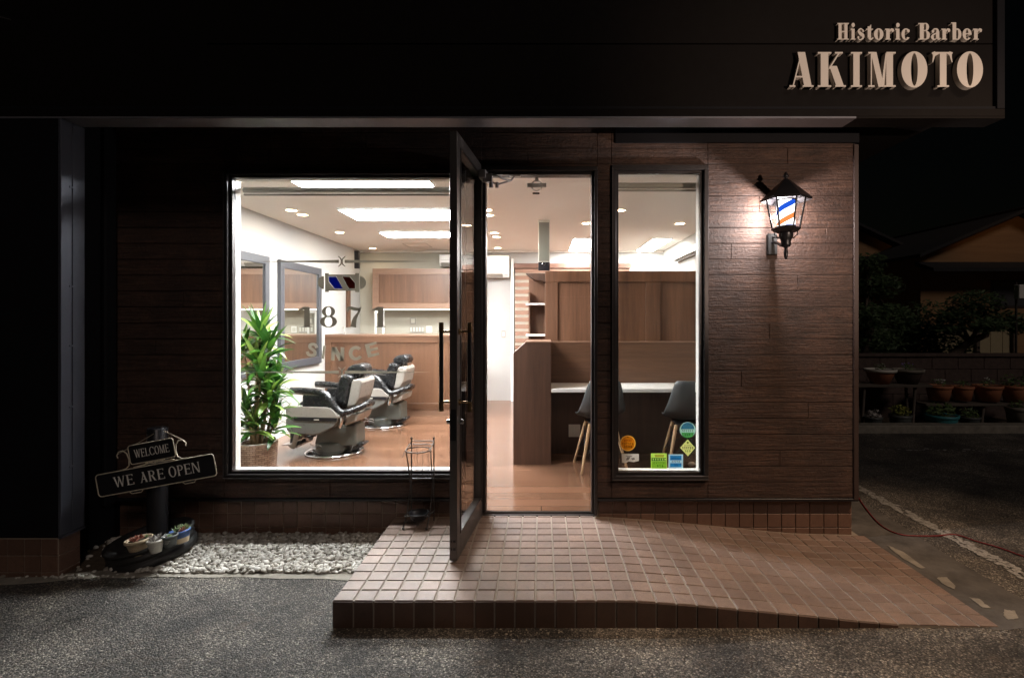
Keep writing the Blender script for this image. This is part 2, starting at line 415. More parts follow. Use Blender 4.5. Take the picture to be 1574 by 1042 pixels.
# ------------------------------------------------------------------ lettering
def rect(x0, y0, x1, y1): return [(x0, y0), (x1, y0), (x1, y1), (x0, y1)]
def stroke(pts, ws, n=7, curve=True):
    """variable-width stroke -> outline"""
    pts = [Vector((*p, 0)) for p in pts]
    ws = ws if isinstance(ws, (list, tuple)) else [ws]*len(pts)
    if curve and len(pts) > 2:
        out = []; wo_ = []
        for i in range(len(pts)-1):
            p0, p1, p2, p3 = pts[max(i-1, 0)], pts[i], pts[i+1], pts[min(i+2, len(pts)-1)]
            for k in range(n):
                t = k/n
                out.append(.5*((2*p1)+(p2-p0)*t+(2*p0-5*p1+4*p2-p3)*t*t+(3*p1-p0-3*p2+p3)*t**3)); wo_.append(ws[i]*(1-t)+ws[i+1]*t)
        out.append(pts[-1]); wo_.append(ws[-1]); pts, ws = out, wo_
    L = []; Rr = []
    for i, p in enumerate(pts):
        t = (pts[min(i+1, len(pts)-1)]-pts[max(i-1, 0)]).normalized(); nn = Vector((-t.y, t.x, 0))
        L.append((p+nn*ws[i]/2)[:2]); Rr.append((p-nn*ws[i]/2)[:2])
    return ('strip', L, Rr)
def ringp(cx, cy, rx, ry, tx, ty, a0=0, a1=360, n=40):
    L = []; Rr = []
    for k in range(n+1):
        a = radians(a0+(a1-a0)*k/n)
        L.append((cx+rx*cos(a), cy+ry*sin(a))); Rr.append((cx+(rx-tx)*cos(a), cy+(ry-ty)*sin(a)))
    return ('strip', L, Rr)
def dot(cx, cy, r, ry=None): return [(cx+r*cos(2*pi*k/18), cy+(ry or r)*sin(2*pi*k/18)) for k in range(18)]
def para(xb, yb, xt, yt, w_): return [(xb, yb), (xb+w_, yb), (xt+w_, yt), (xt, yt)]
def glyph(ch, t=.26, h=.045, sf=.04, sw=.10):
    """shapes of one letter, cap height 1; t stem, h hairline, sf serif thickness, sw serif overhang"""
    o = []
    def st(x, y0=0, y1=1, tt=None):
        tt = tt or t; o.append(rect(x, y0, x+tt, y1))
    def se(x, y, tt=None, l=1, r=1):
        if sf <= 0: return
        tt = tt or t; yy = (y, y+sf) if y < .4 else (y-sf, y)
        o.append(rect(x-sw*l, yy[0], x+tt+sw*r, yy[1]))
    x = sw
    if ch == 'I': st(x); se(x, 0); se(x, 1)
    elif ch == 'H': st(x); st(x+t+.22); o.append(rect(x+t, .47, x+t+.22, .47+h)); [se(a, b) for a in (x, x+t+.22) for b in (0, 1)]
    elif ch == 'A':
        o.append(para(x+.02, 0, x+.02+.30, 1-.02, h)); o.append(para(x+.44, 0, x+.44-.235, 1, t)); o.append(rect(x+.11, .27, x+.48, .27+h))
        se(x+.0, 0, h, .8, .8); se(x+.44, 0, t, .6, .6)
    elif ch == 'K':
        st(x); se(x, 0); se(x, 1); o.append(para(x+t+.0, .52, x+t+.34, .98, h*1.2)); o.append(para(x+t+.28, 0, x+t+.03, .60, t*.98))
        se(x+t+.32, 1, h*1.5); se(x+t+.28, 0, t, .5, .5)
    elif ch == 'M':
        o.append(rect(x, 0, x+h, 1)); o.append([(x, 1), (x+t*.95, 1), (x+.62*1.0, .0), (x+.38, 0)] if False else para(x+.30, 0, x, 1, t*.85))
        o.append([(x+.30+t*.4, 0), (x+.30+t*.85, 0), (x+.62, .97), (x+.62-h, .97)]); st(x+.60); se(x, 0, h); se(x+.60, 0); se(x, 1, t*.5, 1, 0); se(x+.60, 1, t, 0, 1)
    elif ch == 'N':
        o.append(rect(x, 0, x+h, 1)); o.append(rect(x+.58, 0, x+.58+h, 1)); o.append(para(x+.58+h-t, 0, x, 1, t)); se(x, 0, h); se(x, 1, h, 1, 0); se(x+.58, 1, h)
    elif ch == 'O': o.append(ringp(.36, .5, .36, .52, t*1.02, h*1.1))
    elif ch == 'T':
        st(x+.22); se(x+.22, 0); o.append(rect(x-.06, 1-h, x+.50+t-.06, 1)); o.append(stroke([(x-.04, 1), (x-.015, .90), (x-.07, .70)], [.14, .09, .02])); o.append(stroke([(x+.48+t-.08, 1), (x+.48+t-.10, .90), (x+.48+t-.04, .70)], [.14, .09, .02]))
        o.append([(x-.05, 1-h), (x+.20, 1-h), (x-.02, .86)]); o.append([(x+.48+t-.05, 1-h), (x+.24+t, 1-h), (x+.48+t-.07, .86)])
    elif ch == 'B':
        st(x); se(x, 0, t, 1, 0); se(x, 1, t, 1, 0); o.append(rect(x+t, 1-h, x+t+.12, 1)); o.append(rect(x+t, 0, x+t+.14, h)); o.append(rect(x+t, .52, x+t+.12, .52+h))
        o.append(ringp(x+t+.10, .76, .22, .24, t*.72, h, -90, 90, 16)); o.append(ringp(x+t+.12, .265, .26, .265, t*.85, h, -90, 90, 16))
    elif ch in 'PR':
        st(x); se(x, 0); se(x, 1, t, 1, 0); o.append(rect(x+t, 1-h, x+t+.14, 1)); o.append(rect(x+t, .48, x+t+.14, .48+h)); o.append(ringp(x+t+.12, .74, .26, .26, t*.9, h, -90, 90, 16))
        if ch == 'R': o.append(para(x+t+.30, 0, x+t+.08, .50, t)); se(x+t+.32, 0, t, 0, .7)
    elif ch == 'E':
        st(x)
        for y, l in ((0, .44), (1-max(h, sf), .40), (.49, .32)): o.append(rect(x-(sw if y != .49 else 0), y, x+t+l, y+max(h, sf)))
        if sf > 0: o.append(rect(x+t+.40, 0, x+t+.44, .20)); o.append(rect(x+t+.36, .82, x+t+.40, 1)); o.append(rect(x+t+.28, .42, x+t+.32, .60))
    elif ch == 'L':
        st(x); se(x, 1); o.append(rect(x-sw, 0, x+t+.40, max(h, sf))); o.append(rect(x+t+.36, 0, x+t+.40, .22))
    elif ch == 'W':
        for q in (0, .40): o.append([(x+q, 1), (x+q+t, 1), (x+q+.28+t*.4, 0), (x+q+.24, 0)]); o.append([(x+q+.26, 0), (x+q+.26+h, 0), (x+q+.48+h, 1), (x+q+.48, 1)])
        se(x, 1); se(x+.88, 1, h)
    elif ch == 'C': o.append(ringp(.42, .5, .42, .52, t, h*1.1, 40, 320, 34)); o.append(rect(.72, .70, .76, 1.0)); o.append(rect(.72, .02, .755, .26))
    elif ch == 'i':
        st(x, 0, .66); se(x, 0, t, .7, .7); o.append(rect(x-sw*.8, .66-sf*1.3, x+t*.5, .66)); o.append(dot(x+t/2, .88, t*.55, .13))
    elif ch == 'r':
        st(x, 0, .66); se(x, 0, t, .7, .7); o.append(rect(x-sw*.8, .66-sf*1.3, x+t*.5, .66)); o.append(stroke([(x+t*.8, .40), (x+t+.07, .60), (x+t+.18, .63)], [h, h*1.6, h*2])); o.append(dot(x+t+.20, .56, .095, .105))
    elif ch == 'o': o.append(ringp(.28, .33, .28, .35, t*.85, h))
    elif ch == 'c': o.append(ringp(.30, .33, .30, .35, t*.85, h, 40, 325, 26)); o.append(dot(.46, .53, .09, .10))
    elif ch == 'e': o.append(ringp(.29, .33, .29, .35, t*.82, h, -5, 320, 30)); o.append(rect(.16, .34, .56, .34+h))
    elif ch == 't':
        st(x+.06, .12, .80); o.append(rect(x-.06, .66-h, x+t+.2, .66)); o.append([(x+.06, .66), (x+.06+t, .66), (x+.06+t, .92)]); o.append(stroke([(x+.06+t*.5, .14), (x+.10+t*.8, .025), (x+t+.22, .12)], [t, h*2, h]))
    elif ch == 's':
        o.append(stroke([(.42, .48), (.33, .62), (.20, .655), (.08, .52), (.22, .37), (.38, .26), (.40, .12), (.24, .0), (.08, .05), (.02, .18)], [h, h, h*1.3, .12, .21, .21, .13, h*1.2, h, h]))
        o.append(dot(.40, .53, .05, .08)); o.append(dot(.06, .13, .06, .08))
    elif ch == 'a':
        o.append(stroke([(.12, .50), (.16, .62), (.28, .655), (.40, .60), (.42, .45)], [.05, h, h*1.2, .12, t*.85])); o.append(rect(.42-t*.42, .08, .42+t*.42, .47)); o.append(dot(.12, .50, .085, .095))
        o.append(stroke([(.34, .38), (.14, .30), (.08, .16), (.14, .03), (.26, .02), (.36, .12)], [h, .09, t*.75, .12, h, h])); o.append(stroke([(.42, .14), (.48, .02), (.60, .08)], [t*.7, h*2, h]))
    elif ch == 'b':
        st(x, 0, 1.04); o.append(rect(x-sw, 1.04-sf, x+t*.5, 1.04)); o.append(ringp(x+t+.06, .33, .30, .35, t*.85, h, -130, 130, 24))
    elif ch == '1': st(x+.14, 0, .98, t); se(x+.14, 0, t, 1.6, 1.6); o.append([(x+.14+t*.4, 1), (x+.14, 1), (x-.10, .86), (x-.10, .82), (x+.14, .84)])
    elif ch == '8': o.append(ringp(.32, .75, .25, .27, t*.62, .05)); o.append(ringp(.32, .26, .32, .29, t*.72, .05))
    elif ch == '7':
        o.append(stroke([(.03, .74), (.06, .90), (.16, .93), (.34, .88), (.50, .88), (.60, .98)], [.03, .13, .15, .15, .12, .02])); o.append(stroke([(.58, .95), (.44, .66), (.32, .42), (.26, .06)], [.05, .10, .17, .24]))
    # sans capitals for the arched word
    elif ch == 'sS': o.append(stroke([(.62, .72), (.50, .90), (.32, .93), (.14, .82), (.16, .63), (.36, .52), (.56, .40), (.58, .18), (.36, .06), (.16, .10), (.04, .28)], .22))
    elif ch == 'sI': o.append(rect(0, 0, .2, 1))
    elif ch == 'sN': o.append(rect(0, 0, .22, 1)); o.append(rect(.56, 0, .78, 1)); o.append(para(.48, 0, .0, 1, .30))
    elif ch == 'sC': o.append(ringp(.45, .5, .45, .52, .23, .22, 38, 322, 30))
    elif ch == 'sE': o.append(rect(0, 0, .22, 1)); [o.append(rect(.2, y, .64, y+.19)) for y in (0, .81, .41)]
    return o
def bbox(shapes):
    xs = []; ys = []
    for s in shapes:
        pts = s[1]+s[2] if s[0] == 'strip' else s
        xs += [p[0] for p in pts]; ys += [p[1] for p in pts]
    return min(xs), max(xs), min(ys), max(ys)
def put_shapes(mb, shapes, fn, depth, eps=.00025):
    """fn(x,y,d)->world point, d = distance toward viewer"""
    for k, s in enumerate(shapes):
        d = depth+k*eps
        if s[0] == 'strip':
            L, R_ = s[1], s[2]; n = len(L)
            vs = [fn(*p, d) for p in L]+[fn(*p, d) for p in R_]+[fn(*p, 0) for p in L]+[fn(*p, 0) for p in R_]
            fs = []
            for i in range(n-1):
                fs.append([i, i+1, n+i+1, n+i]); fs.append([2*n+i, 3*n+i, 3*n+i+1, 2*n+i+1])
                fs.append([i, 2*n+i, 2*n+i+1, i+1]); fs.append([n+i, n+i+1, 3*n+i+1, 3*n+i])
            if (Vector((*L[0], 0))-Vector((*L[-1], 0))).length > 1e-4: fs += [[0, n, 3*n, 2*n], [n-1, 3*n-1, 4*n-1, 2*n-1]]
            mb.add(vs, fs)
        else:
            n = len(s); vs = [fn(*p, d) for p in s]+[fn(*p, 0) for p in s]
            mb.add(vs, [list(range(n)), list(range(2*n-1, n-1, -1))]+[[i, (i+1) % n, n+(i+1) % n, n+i] for i in range(n)])

# ==================================================================== GROUND
GZ = -.135
WY = 3.72      # siding front plane
PY = 3.77      # tiled plinth plane
mb = MB(); mb.add([(-40, -20, GZ), (60, -20, GZ), (60, 60, GZ), (-40, 60, GZ)], [(0, 1, 2, 3)])
struct(obj('asphalt_ground', mb, 'asphalt'), label='rough grey asphalt yard in front of and beside the shop', cat='ground')
mb = MB(); mb.add([(-60, -30, GZ-.03), (200, -30, GZ-.03), (200, 200, GZ-.03), (-60, 200, GZ-.03)], [(0, 1, 2, 3)])
struct(obj('terrain', mb, 'soil'))
# concrete edging of the pebble bed
mb = MB()
n = 24
for i in range(n):
    a = i/n; b = (i+1)/n
    def cv(t, off): x = -3.3+2.3*t; return (x, 3.10+off+.05*math.sin(t*3)-.28*max(0, .30-t)+.006*sin(31*t), GZ+.004)
    mb.add([cv(a, 0), cv(b, 0), cv(b, .10), cv(a, .10)], [(0, 1, 2, 3)])
struct(obj('concrete_edging', mb, 'concrete'))
mb = MB(); mb.add([(-3.6, 3.18, GZ+.002), (-1.03, 3.22, GZ+.002), (-1.03, PY, GZ+.002), (-3.6, PY, GZ+.002)], [(0, 1, 2, 3)])
struct(obj('soil_bed', mb, 'soil'))
# pebbles
mb = MB(); rnd = random.Random(3)
ico_v, ico_f = [], []
ph = (1+5**.5)/2
for a in (-1, 1):
    for b in (-ph, ph): ico_v += [(0, a, b), (a, b, 0), (b, 0, a)]
iv = [Vector(v).normalized() for v in ico_v]
import itertools
edl = min((iv[0]-q).length for q in iv[1:])
tri = [t for t in itertools.combinations(range(12), 3) if all((iv[t[i]]-iv[t[j]]).length < edl*1.05 for i, j in ((0, 1), (1, 2), (0, 2)))]
sv = list(iv); mid = {}; sf_ = []
def md(a, b):
    k = (min(a, b), max(a, b))
    if k not in mid: mid[k] = len(sv); sv.append(((sv[a]+sv[b])/2).normalized())
    return mid[k]
for a, b, c in tri:
    x, y, z = md(a, b), md(b, c), md(a, c); sf_ += [(a, x, z), (b, x, y), (c, y, z), (x, y, z)]
def pebb(x, y, z, s):
    sx, sy, sz = s*rnd.uniform(.65, 1.5), s*rnd.uniform(.6, 1.15), s*rnd.uniform(.45, .75)
    R = Matrix.Rotation(rnd.uniform(0, 6.3), 3, 'Z') @ Matrix.Rotation(rnd.uniform(-.5, .5), 3, 'X')
    mb.add([R @ Vector((v.x*sx, v.y*sy, v.z*sz))+Vector((x, y, z)) for v in sv], sf_, True)
for k in range(3900):
    x = rnd.uniform(-2.45, -1.06); y = rnd.uniform(3.20, 3.765)
    if x < -2.2 and rnd.random() < .3: continue
    pebb(x, y, GZ+.005+rnd.uniform(0, .016), rnd.uniform(.0105, .0195))
for k in range(520):
    x = rnd.uniform(-3.35, -2.25); y = rnd.uniform(3.22, 3.74)
    if rnd.random() < (.25 if (x < -2.55 and y < 3.5) else .8): pebb(x, y, GZ+.006, rnd.uniform(.010, .020))
for k in range(60): pebb(rnd.gauss(-2.75, .25), 3.13+abs(rnd.gauss(0, .04)), GZ+.008, rnd.uniform(.006, .014))
struct(obj('pebbles', mb, 'pebble'), 'stuff', 'bed of white rounded pebbles along the foot of the shop wall', 'gravel')
# loose grit on the asphalt
mb = MB()
for k in range(900):
    y = rnd.uniform(1.9, 2.62); x = rnd.uniform(-2.2, 2.0)*y/2.2
    pebb(x, y, GZ+.001, rnd.uniform(.0015, .0045))
for k in range(500): pebb(rnd.uniform(-1.1, 2.4), 2.63-abs(rnd.gauss(0, .06)), GZ+.001, rnd.uniform(.002, .006))
struct(obj('loose_grit', mb, 'concrete'), 'stuff', 'loose grit scattered over the asphalt', 'grit')

# ---------------------------------------------------------------- tiled entrance ramp
X0, YF, TP = -1.035, 2.644, .1005
prof = [(-2, 0), (.45, 0), (.575, -.008), (.78, -.0227), (.98, -.041), (1.277, -.068), (1.58, -.099), (1.78, -.116), (2.09, -.124), (2.4, -.131)]
def rz(x):
    for (a, za), (b, zb) in zip(prof, prof[1:]):
        if a <= x <= b: return za+(zb-za)*(x-a)/(b-a)
    return prof[-1][1]
mb = MB(); NX, NY = 33, 12
g = .0048; bv = .0022
for i in range(NX):
    for j in range(NY):
        x0, x1 = X0+i*TP+g, X0+(i+1)*TP-g; y0, y1 = YF+j*TP+g, YF+(j+1)*TP-g
        if i == 0: x0 = X0
        if j == 0: y0 = YF
        if j == NY-1 and not (-.42 < (x0+x1)/2 < .36): continue
        d = rnd.uniform(-.0007, .0007)
        vs = []
        for (x, y) in ((x0, y0), (x1, y0), (x1, y1), (x0, y1)): vs.append((x, y, rz(x)-.006))
        for (x, y) in ((x0, y0), (x1, y0), (x1, y1), (x0, y1)): vs.append((x, y, rz(x)-bv+d))
        for (x, y) in ((x0+bv, y0+bv), (x1-bv, y0+bv), (x1-bv, y1-bv), (x0+bv, y1-bv)): vs.append((x, y, rz(x)+d))
        fs = [(8, 9, 10, 11)]
        for q in range(4): r_ = (q+1) % 4; fs += [(q, r_, 4+r_, 4+q), (4+q, 4+r_, 8+r_, 8+q)]
        mb.add(vs, fs)
# front face tiles
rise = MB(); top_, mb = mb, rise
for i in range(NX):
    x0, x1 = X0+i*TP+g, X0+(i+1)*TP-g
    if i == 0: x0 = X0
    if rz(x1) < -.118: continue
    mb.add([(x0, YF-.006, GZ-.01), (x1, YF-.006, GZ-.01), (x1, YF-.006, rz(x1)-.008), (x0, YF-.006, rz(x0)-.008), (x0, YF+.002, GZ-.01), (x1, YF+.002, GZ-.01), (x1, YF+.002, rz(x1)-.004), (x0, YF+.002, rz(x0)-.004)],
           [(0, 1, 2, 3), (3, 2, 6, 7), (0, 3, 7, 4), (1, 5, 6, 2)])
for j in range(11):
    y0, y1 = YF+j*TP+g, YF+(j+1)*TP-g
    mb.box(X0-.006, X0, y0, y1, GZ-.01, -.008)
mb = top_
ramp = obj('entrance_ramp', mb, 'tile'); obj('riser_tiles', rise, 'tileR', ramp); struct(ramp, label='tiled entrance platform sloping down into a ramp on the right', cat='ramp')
mb = MB(); XE = X0+NX*TP; xs = [X0+.001+(XE-X0-.002)*k/40 for k in range(41)]
for a, b in zip(xs, xs[1:]):
    ye = 3.85
    mb.add([(a, YF+.001, rz(a)-.0045), (b, YF+.001, rz(b)-.0045), (b, ye, rz(b)-.0045), (a, ye, rz(a)-.0045), (a, YF+.001, GZ-.05), (b, YF+.001, GZ-.05)], [(0, 1, 2, 3), (4, 5, 1, 0)])
mb.add([(X0+.001, YF, GZ-.05), (X0+.001, 3.85, GZ-.05), (X0+.001, 3.85, -.0045), (X0+.001, YF, -.0045)], [(0, 1, 2, 3)])
o = obj('ramp_grout', mb, 'grout', ramp)

# ---------------------------------------------------------------- right yard: concrete strip, line, patches
def patch(name, pts, mat, z=.004, jag=0, label=None):
    mb = MB(); out = []
    for i, p in enumerate(pts):
        q = pts[(i+1) % len(pts)]
        for k in range(6 if jag else 1):
            t = k/6; out.append((p[0]+(q[0]-p[0])*t+rnd.gauss(0, jag), p[1]+(q[1]-p[1])*t+rnd.gauss(0, jag), GZ+z))
    mb.add(out, [list(range(len(out)))]); return struct(obj(name, mb, mat), label=label)
def gp(px, py, z=GZ):
    Y = F*(CH-z)/(py-VY); return ((px-VX)*Y/F, Y)
patch('concrete_apron', [(2.24, 2.62), (2.62, 2.66), (2.72, 5.2), (2.25, 5.2)], 'apron', .003, .008)
rndl = random.Random(9)
mb = MB()
for k in range(150):       # worn white line, broken into flakes
    y = 3.05+k*.0135; ww = .045*rndl.uniform(.5, 1.1); cx = 2.885+.02*(y-4)*-.3
    for q in range(3):
        x = cx+rndl.uniform(-.045, .045); s = rndl.uniform(.006, .022)
        mb.add([(x+s*cos(a)*rndl.uniform(.7, 1.2), y+rndl.uniform(-.01, .01)+s*sin(a), GZ+.004+.0002*((k*3+q) % 9)) for a in (0, 1, 2, 3, 4, 5)], [range(6)])
struct(obj('road_marking', mb, 'paint'), label='worn white painted line running back beside the shop', cat='road marking')
mb = MB()
for k in range(120):
    x = 4.0+k*.025; y = 6.2+rndl.gauss(0, .03); s = rndl.uniform(.008, .03)
    if rndl.random() < .6: mb.add([(x+s*cos(a), y+s*.8*sin(a), GZ+.004+.0002*(k % 9)) for a in (0, 1, 2, 3, 4, 5)], [range(6)])
struct(obj('road_marking', mb, 'paint'), label='faint worn white line crossing the lane near the kerb', cat='road marking')
patch('mortar_patch', [gp(1440, 889), gp(1455, 888), gp(1468, 902), gp(1467, 907), gp(1450, 899)], 'concrete', .007, .002)
patch('mortar_patch', [gp(1489, 919), gp(1505, 922), gp(1523, 936), gp(1510, 935)], 'concrete', .007, .002)
patch('mortar_patch', [gp(1543, 938), gp(1560, 940), gp(1564, 951), gp(1550, 954), gp(1542, 947)], 'concrete', .007, .002)
patch('mortar_patch', [gp(1362, 838), gp(1390, 850), gp(1422, 874), gp(1415, 875), gp(1385, 858)], 'concrete', .007, .003)
mb = MB()
pts = [(1316, 760), (1328, 779), (1345, 800), (1362, 814), (1385, 823), (1410, 825), (1440, 825), (1468, 823), (1500, 833), (1535, 843), (1574, 857), (1640, 880)]
pp = [Vector((*gp(*p), GZ+.008)) for p in pts]
sm = []
for i in range(len(pp)-1):
    p0, p1, p2, p3 = pp[max(i-1, 0)], pp[i], pp[i+1], pp[min(i+2, len(pp)-1)]
    for k in range(6):
        t = k/6; sm.append(.5*((2*p1)+(p2-p0)*t+(2*p0-5*p1+4*p2-p3)*t*t+(3*p1-p0-3*p2+p3)*t**3))
mb.tube(sm, .005, 6)
tag(obj('extension_cord', mb, 'redcord', loc=sm[0]), 'thin red cord trailing over the dark asphalt right of the shop', 'cord')

# ==================================================================== BUILDING
shop = thing('barber_shop', (0, WY, 0), 'single-storey barber shop with dark brown wood siding, big lit window and open glass door', 'building')
def px2x(px, Y): return (px-VX)*Y/F
def py2z(py, Y): return CH-(py-VY)*Y/F
XL, XR = -3.3, 2.185
SB, ST = .146, 2.80
WX0, WX1, WZ0, WZ1 = px2x(345, WY), -.53, py2z(735, WY), py2z(262, WY)          # big window outer frame
DX0, DX1, DZ1 = -.415, px2x(918, WY), py2z(257, WY)                              # door opening outer
NX0, NX1, NZ0, NZ1 = px2x(940, WY), px2x(1088, WY), py2z(737, WY), py2z(255, WY)  # narrow window outer
regions = [(XL, WX0, SB, ST), (WX0, WX1, SB, WZ0), (WX0, WX1, WZ1, ST), (WX1, DX0, SB, ST), (DX0, DX1, DZ1, ST), (DX1, NX0, SB, ST), (NX0, NX1, SB, NZ0), (NX0, NX1, NZ1, ST), (NX1, XR, SB, ST)]
mb = MB(); RH = .1113
for (a, b, z0, z1) in regions:
    k = 0
    while SB+k*RH < z1:
        za, zb = max(z0, SB+k*RH), min(z1, SB+(k+1)*RH)
        if zb-za > .012:
            x = a; off = ((k*0.37) % 1)*1.8
            cuts = [a]+[c for c in [XL+off+q*1.82 for q in range(-1, 5)] if a+.12 < c < b-.12]+[b]
            for c0, c1 in zip(cuts, cuts[1:]):
                e = rnd.uniform(0, .0015)
                mb.box(c0+.0012, c1-.0012, WY-e, WY+.014, za+.0022, zb-.0022, .0018)
        k += 1
obj('siding', mb, 'siding', shop)
mb = MB()
for (a, b, z0, z1) in regions: mb.box(a, b, WY+.010, WY+.09, z0, z1)
mb.box(XR, XR+.02, WY+.01, 9.1, SB, 2.8)
obj('wall_backing', mb, 'brown', shop)
mb = MB(); mb.box(XR, XR+.034, WY-.012, WY+.10, SB-.012, 2.62, .003); obj('corner_trim', mb, 'brown', shop)
mb = MB()
mb.box(XL, DX0, WY-.008, WY+.06, SB-.022, SB-.003, .002); mb.box(DX1, XR+.036, WY-.008, WY+.06, SB-.022, SB-.003, .002)
obj('drip_edge', mb, 'black', shop)
mb = MB(); mb.box(px2x(945, WY), XR+.034, WY-.02, WY+.02, 2.628, 2.75, .002); obj('siding_top_shadow', mb, 'clad', shop)  # dark strip added in place of the shadow along the siding top
# tiled plinth
mb = MB(); bk = MB()
for (a, b) in ((-3.5, -.43), (.40, XR+.02)):
    mb = MB(); bk = MB(); bk.box(a, b, PY+.004, PY+.12, GZ-.05, SB-.024)
    x = b
    while x > a+.02:
        for r_ in range(-1, 4):
            z0, z1 = SB-.13-.1*(r_)-.0+.0, 0
            z1 = SB-.026-.0-.1*r_*1.0; z0 = z1-.1
            z0 = max(z0, GZ-.04)
            if r_ < 0: continue
            if z1-z0 > .02: mb.box(max(a, x-.1)+.003, x-.003, PY-.003, PY+.006, z0+.003, z1-.003, .0015)
        x -= .1
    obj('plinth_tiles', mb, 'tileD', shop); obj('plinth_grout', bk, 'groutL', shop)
# right plinth side
# fascia with sign board
FX1 = px2x(1545, 3.15); FZ = 2.589
mb = MB()
mb.box(-9, FX1, 3.19, 3.28, FZ+.012, 5.5)
mb.box(-9, -2.0, 3.172, 3.19, FZ+.06, 5.5)
for z in (3.04, 3.5, 3.96, 4.4): mb.box(-2.0, px2x(1533, 3.15)-.01, 3.172, 3.19, z-.455 if z > 3.04 else FZ+.06, z-.004)
mb.box(XR-.1, FX1, 3.28, 5.6, FZ+.16, 5.5)
obj('fascia_board', mb, 'signpanel', shop)
mb = MB()
mb.box(-9, 1.87, 3.1515, 3.30, FZ, FZ+.011)
obj('fascia_trim', mb, 'trim', shop)
mb = MB(); mb.box(-9, FX1, 3.15, 3.189, FZ+.0115, FZ+.056, .002); mb.box(1.8705, FX1, 3.1515, 3.30, FZ, FZ+.011); obj('fascia_lip_shaded_end', mb, 'signpanel', shop)  # right end of the underside is coloured dark where it lies unlit
mb = MB(); mb.box(px2x(1533, 3.15), FX1, 3.15, 3.19, FZ+.058, 5.5, .002); mb.box(-9, px2x(1533, 3.15), 3.16, 3.173, FZ+.058, FZ+.075, .001)
obj('sign_frame', mb, 'clad', shop)
mb = MB(); mb.box(XL-2, FX1, 3.281, 3.86, 2.75, 2.79); mb.box(-9, FX1, 3.3, 9.3, 2.80, 3.0)
obj('soffit', mb, 'clad', shop)
# left wing
mb = MB(); mb.box(-9, -2.87, 3.15, 3.315, .107, FZ-.002); obj('side_wing', mb, 'clad', shop)
mb = MB(); RX = -2.85
mb.box(-2.868, RX, 3.15, 3.225, .112, FZ-.002, .002); mb.box(-2.868, RX, 3.229, 3.315, .112, FZ-.002, .002)
mb.box(-2.868, RX+.004, 3.15, 3.315, .096, .1105)
for z in (.50, .86, 1.23, 1.59, 2.19): mb.box(RX, RX+.0025, 3.206, 3.236, z, z+.012)
obj('wing_edge', mb, 'reveal', shop)
mb = MB(); mb.box(-3.35, -2.99, 3.33, WY+.05, GZ, 2.75); mb.box(-2.99, -2.955, 3.60, 3.70, .12, 2.74, .01)
obj('recess_wall', mb, 'clad', shop)
mb = MB(); bk = MB(); bk.box(-9, -2.872, 3.158, 3.305, GZ-.05, .095)
for i in range(60):
    for r_ in range(3):
        z1 = .094-.1*r_; z0 = max(z1-.1, GZ-.03)
        if z1-z0 < .02: continue
        x1 = -2.872-.1*i; mb.box(x1-.097, x1-.003, 3.152, 3.16, z0+.003, z1-.003, .0015)
for r_ in range(3):
    z1 = .094-.1*r_; z0 = max(z1-.1, GZ-.03)
    if z1-z0 > .02: mb.box(-2.874, -2.866, 3.162, 3.300, z0+.003, z1-.003, .0015)
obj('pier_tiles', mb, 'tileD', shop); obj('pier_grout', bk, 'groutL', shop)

# ---- interior shell
IX0, IX1, IYB, IZ0, IZ1 = -3.05, 2.05, 8.95, .025, 2.54
mb = MB(); mb.box(IX0, IX1, WY+.09, IYB, -.05, IZ0); obj('floor', mb, 'floor', shop)
mb = MB(); mb.box(IX0-.1, IX1+.1, WY+.09, IYB+.1, IZ1, IZ1+.08); obj('ceiling', mb, 'ceil', shop)
mb = MB(); mb.box(IX0-.1, IX0, WY+.09, IYB, -.05, IZ1); mb.box(IX1, IX1+.1, WY+.09, IYB, -.05, IZ1)
mb.box(IX0-.1, IX1+.1, IYB, IYB+.1, -.05, IZ1)
for (a, b, z0, z1) in regions:
    za, zb = max(z0, IZ0), min(z1, IZ1)
    if zb > za: mb.box(max(a, IX0), min(b, IX1), WY+.09, WY+.108, za, zb)
obj('interior_walls', mb, 'wallW', shop)
mb = MB(); mb.box(IX0, IX0+.012, 3.9, 7.5, IZ0, IZ0+.09); obj('skirting', mb, 'white', shop)
mb = MB(); mb.box(IX0+.001, -1.2, IYB-.012, IYB-.001, IZ0, IZ1-.002); obj('feature_wall', mb, 'wallP', shop)
# shallow cornice shadow gap
mb = MB(); mb.box(IX0, IX1, IYB-.05, IYB-.013, IZ1-.03, IZ1-.001); obj('cornice', mb, 'ceil', shop)

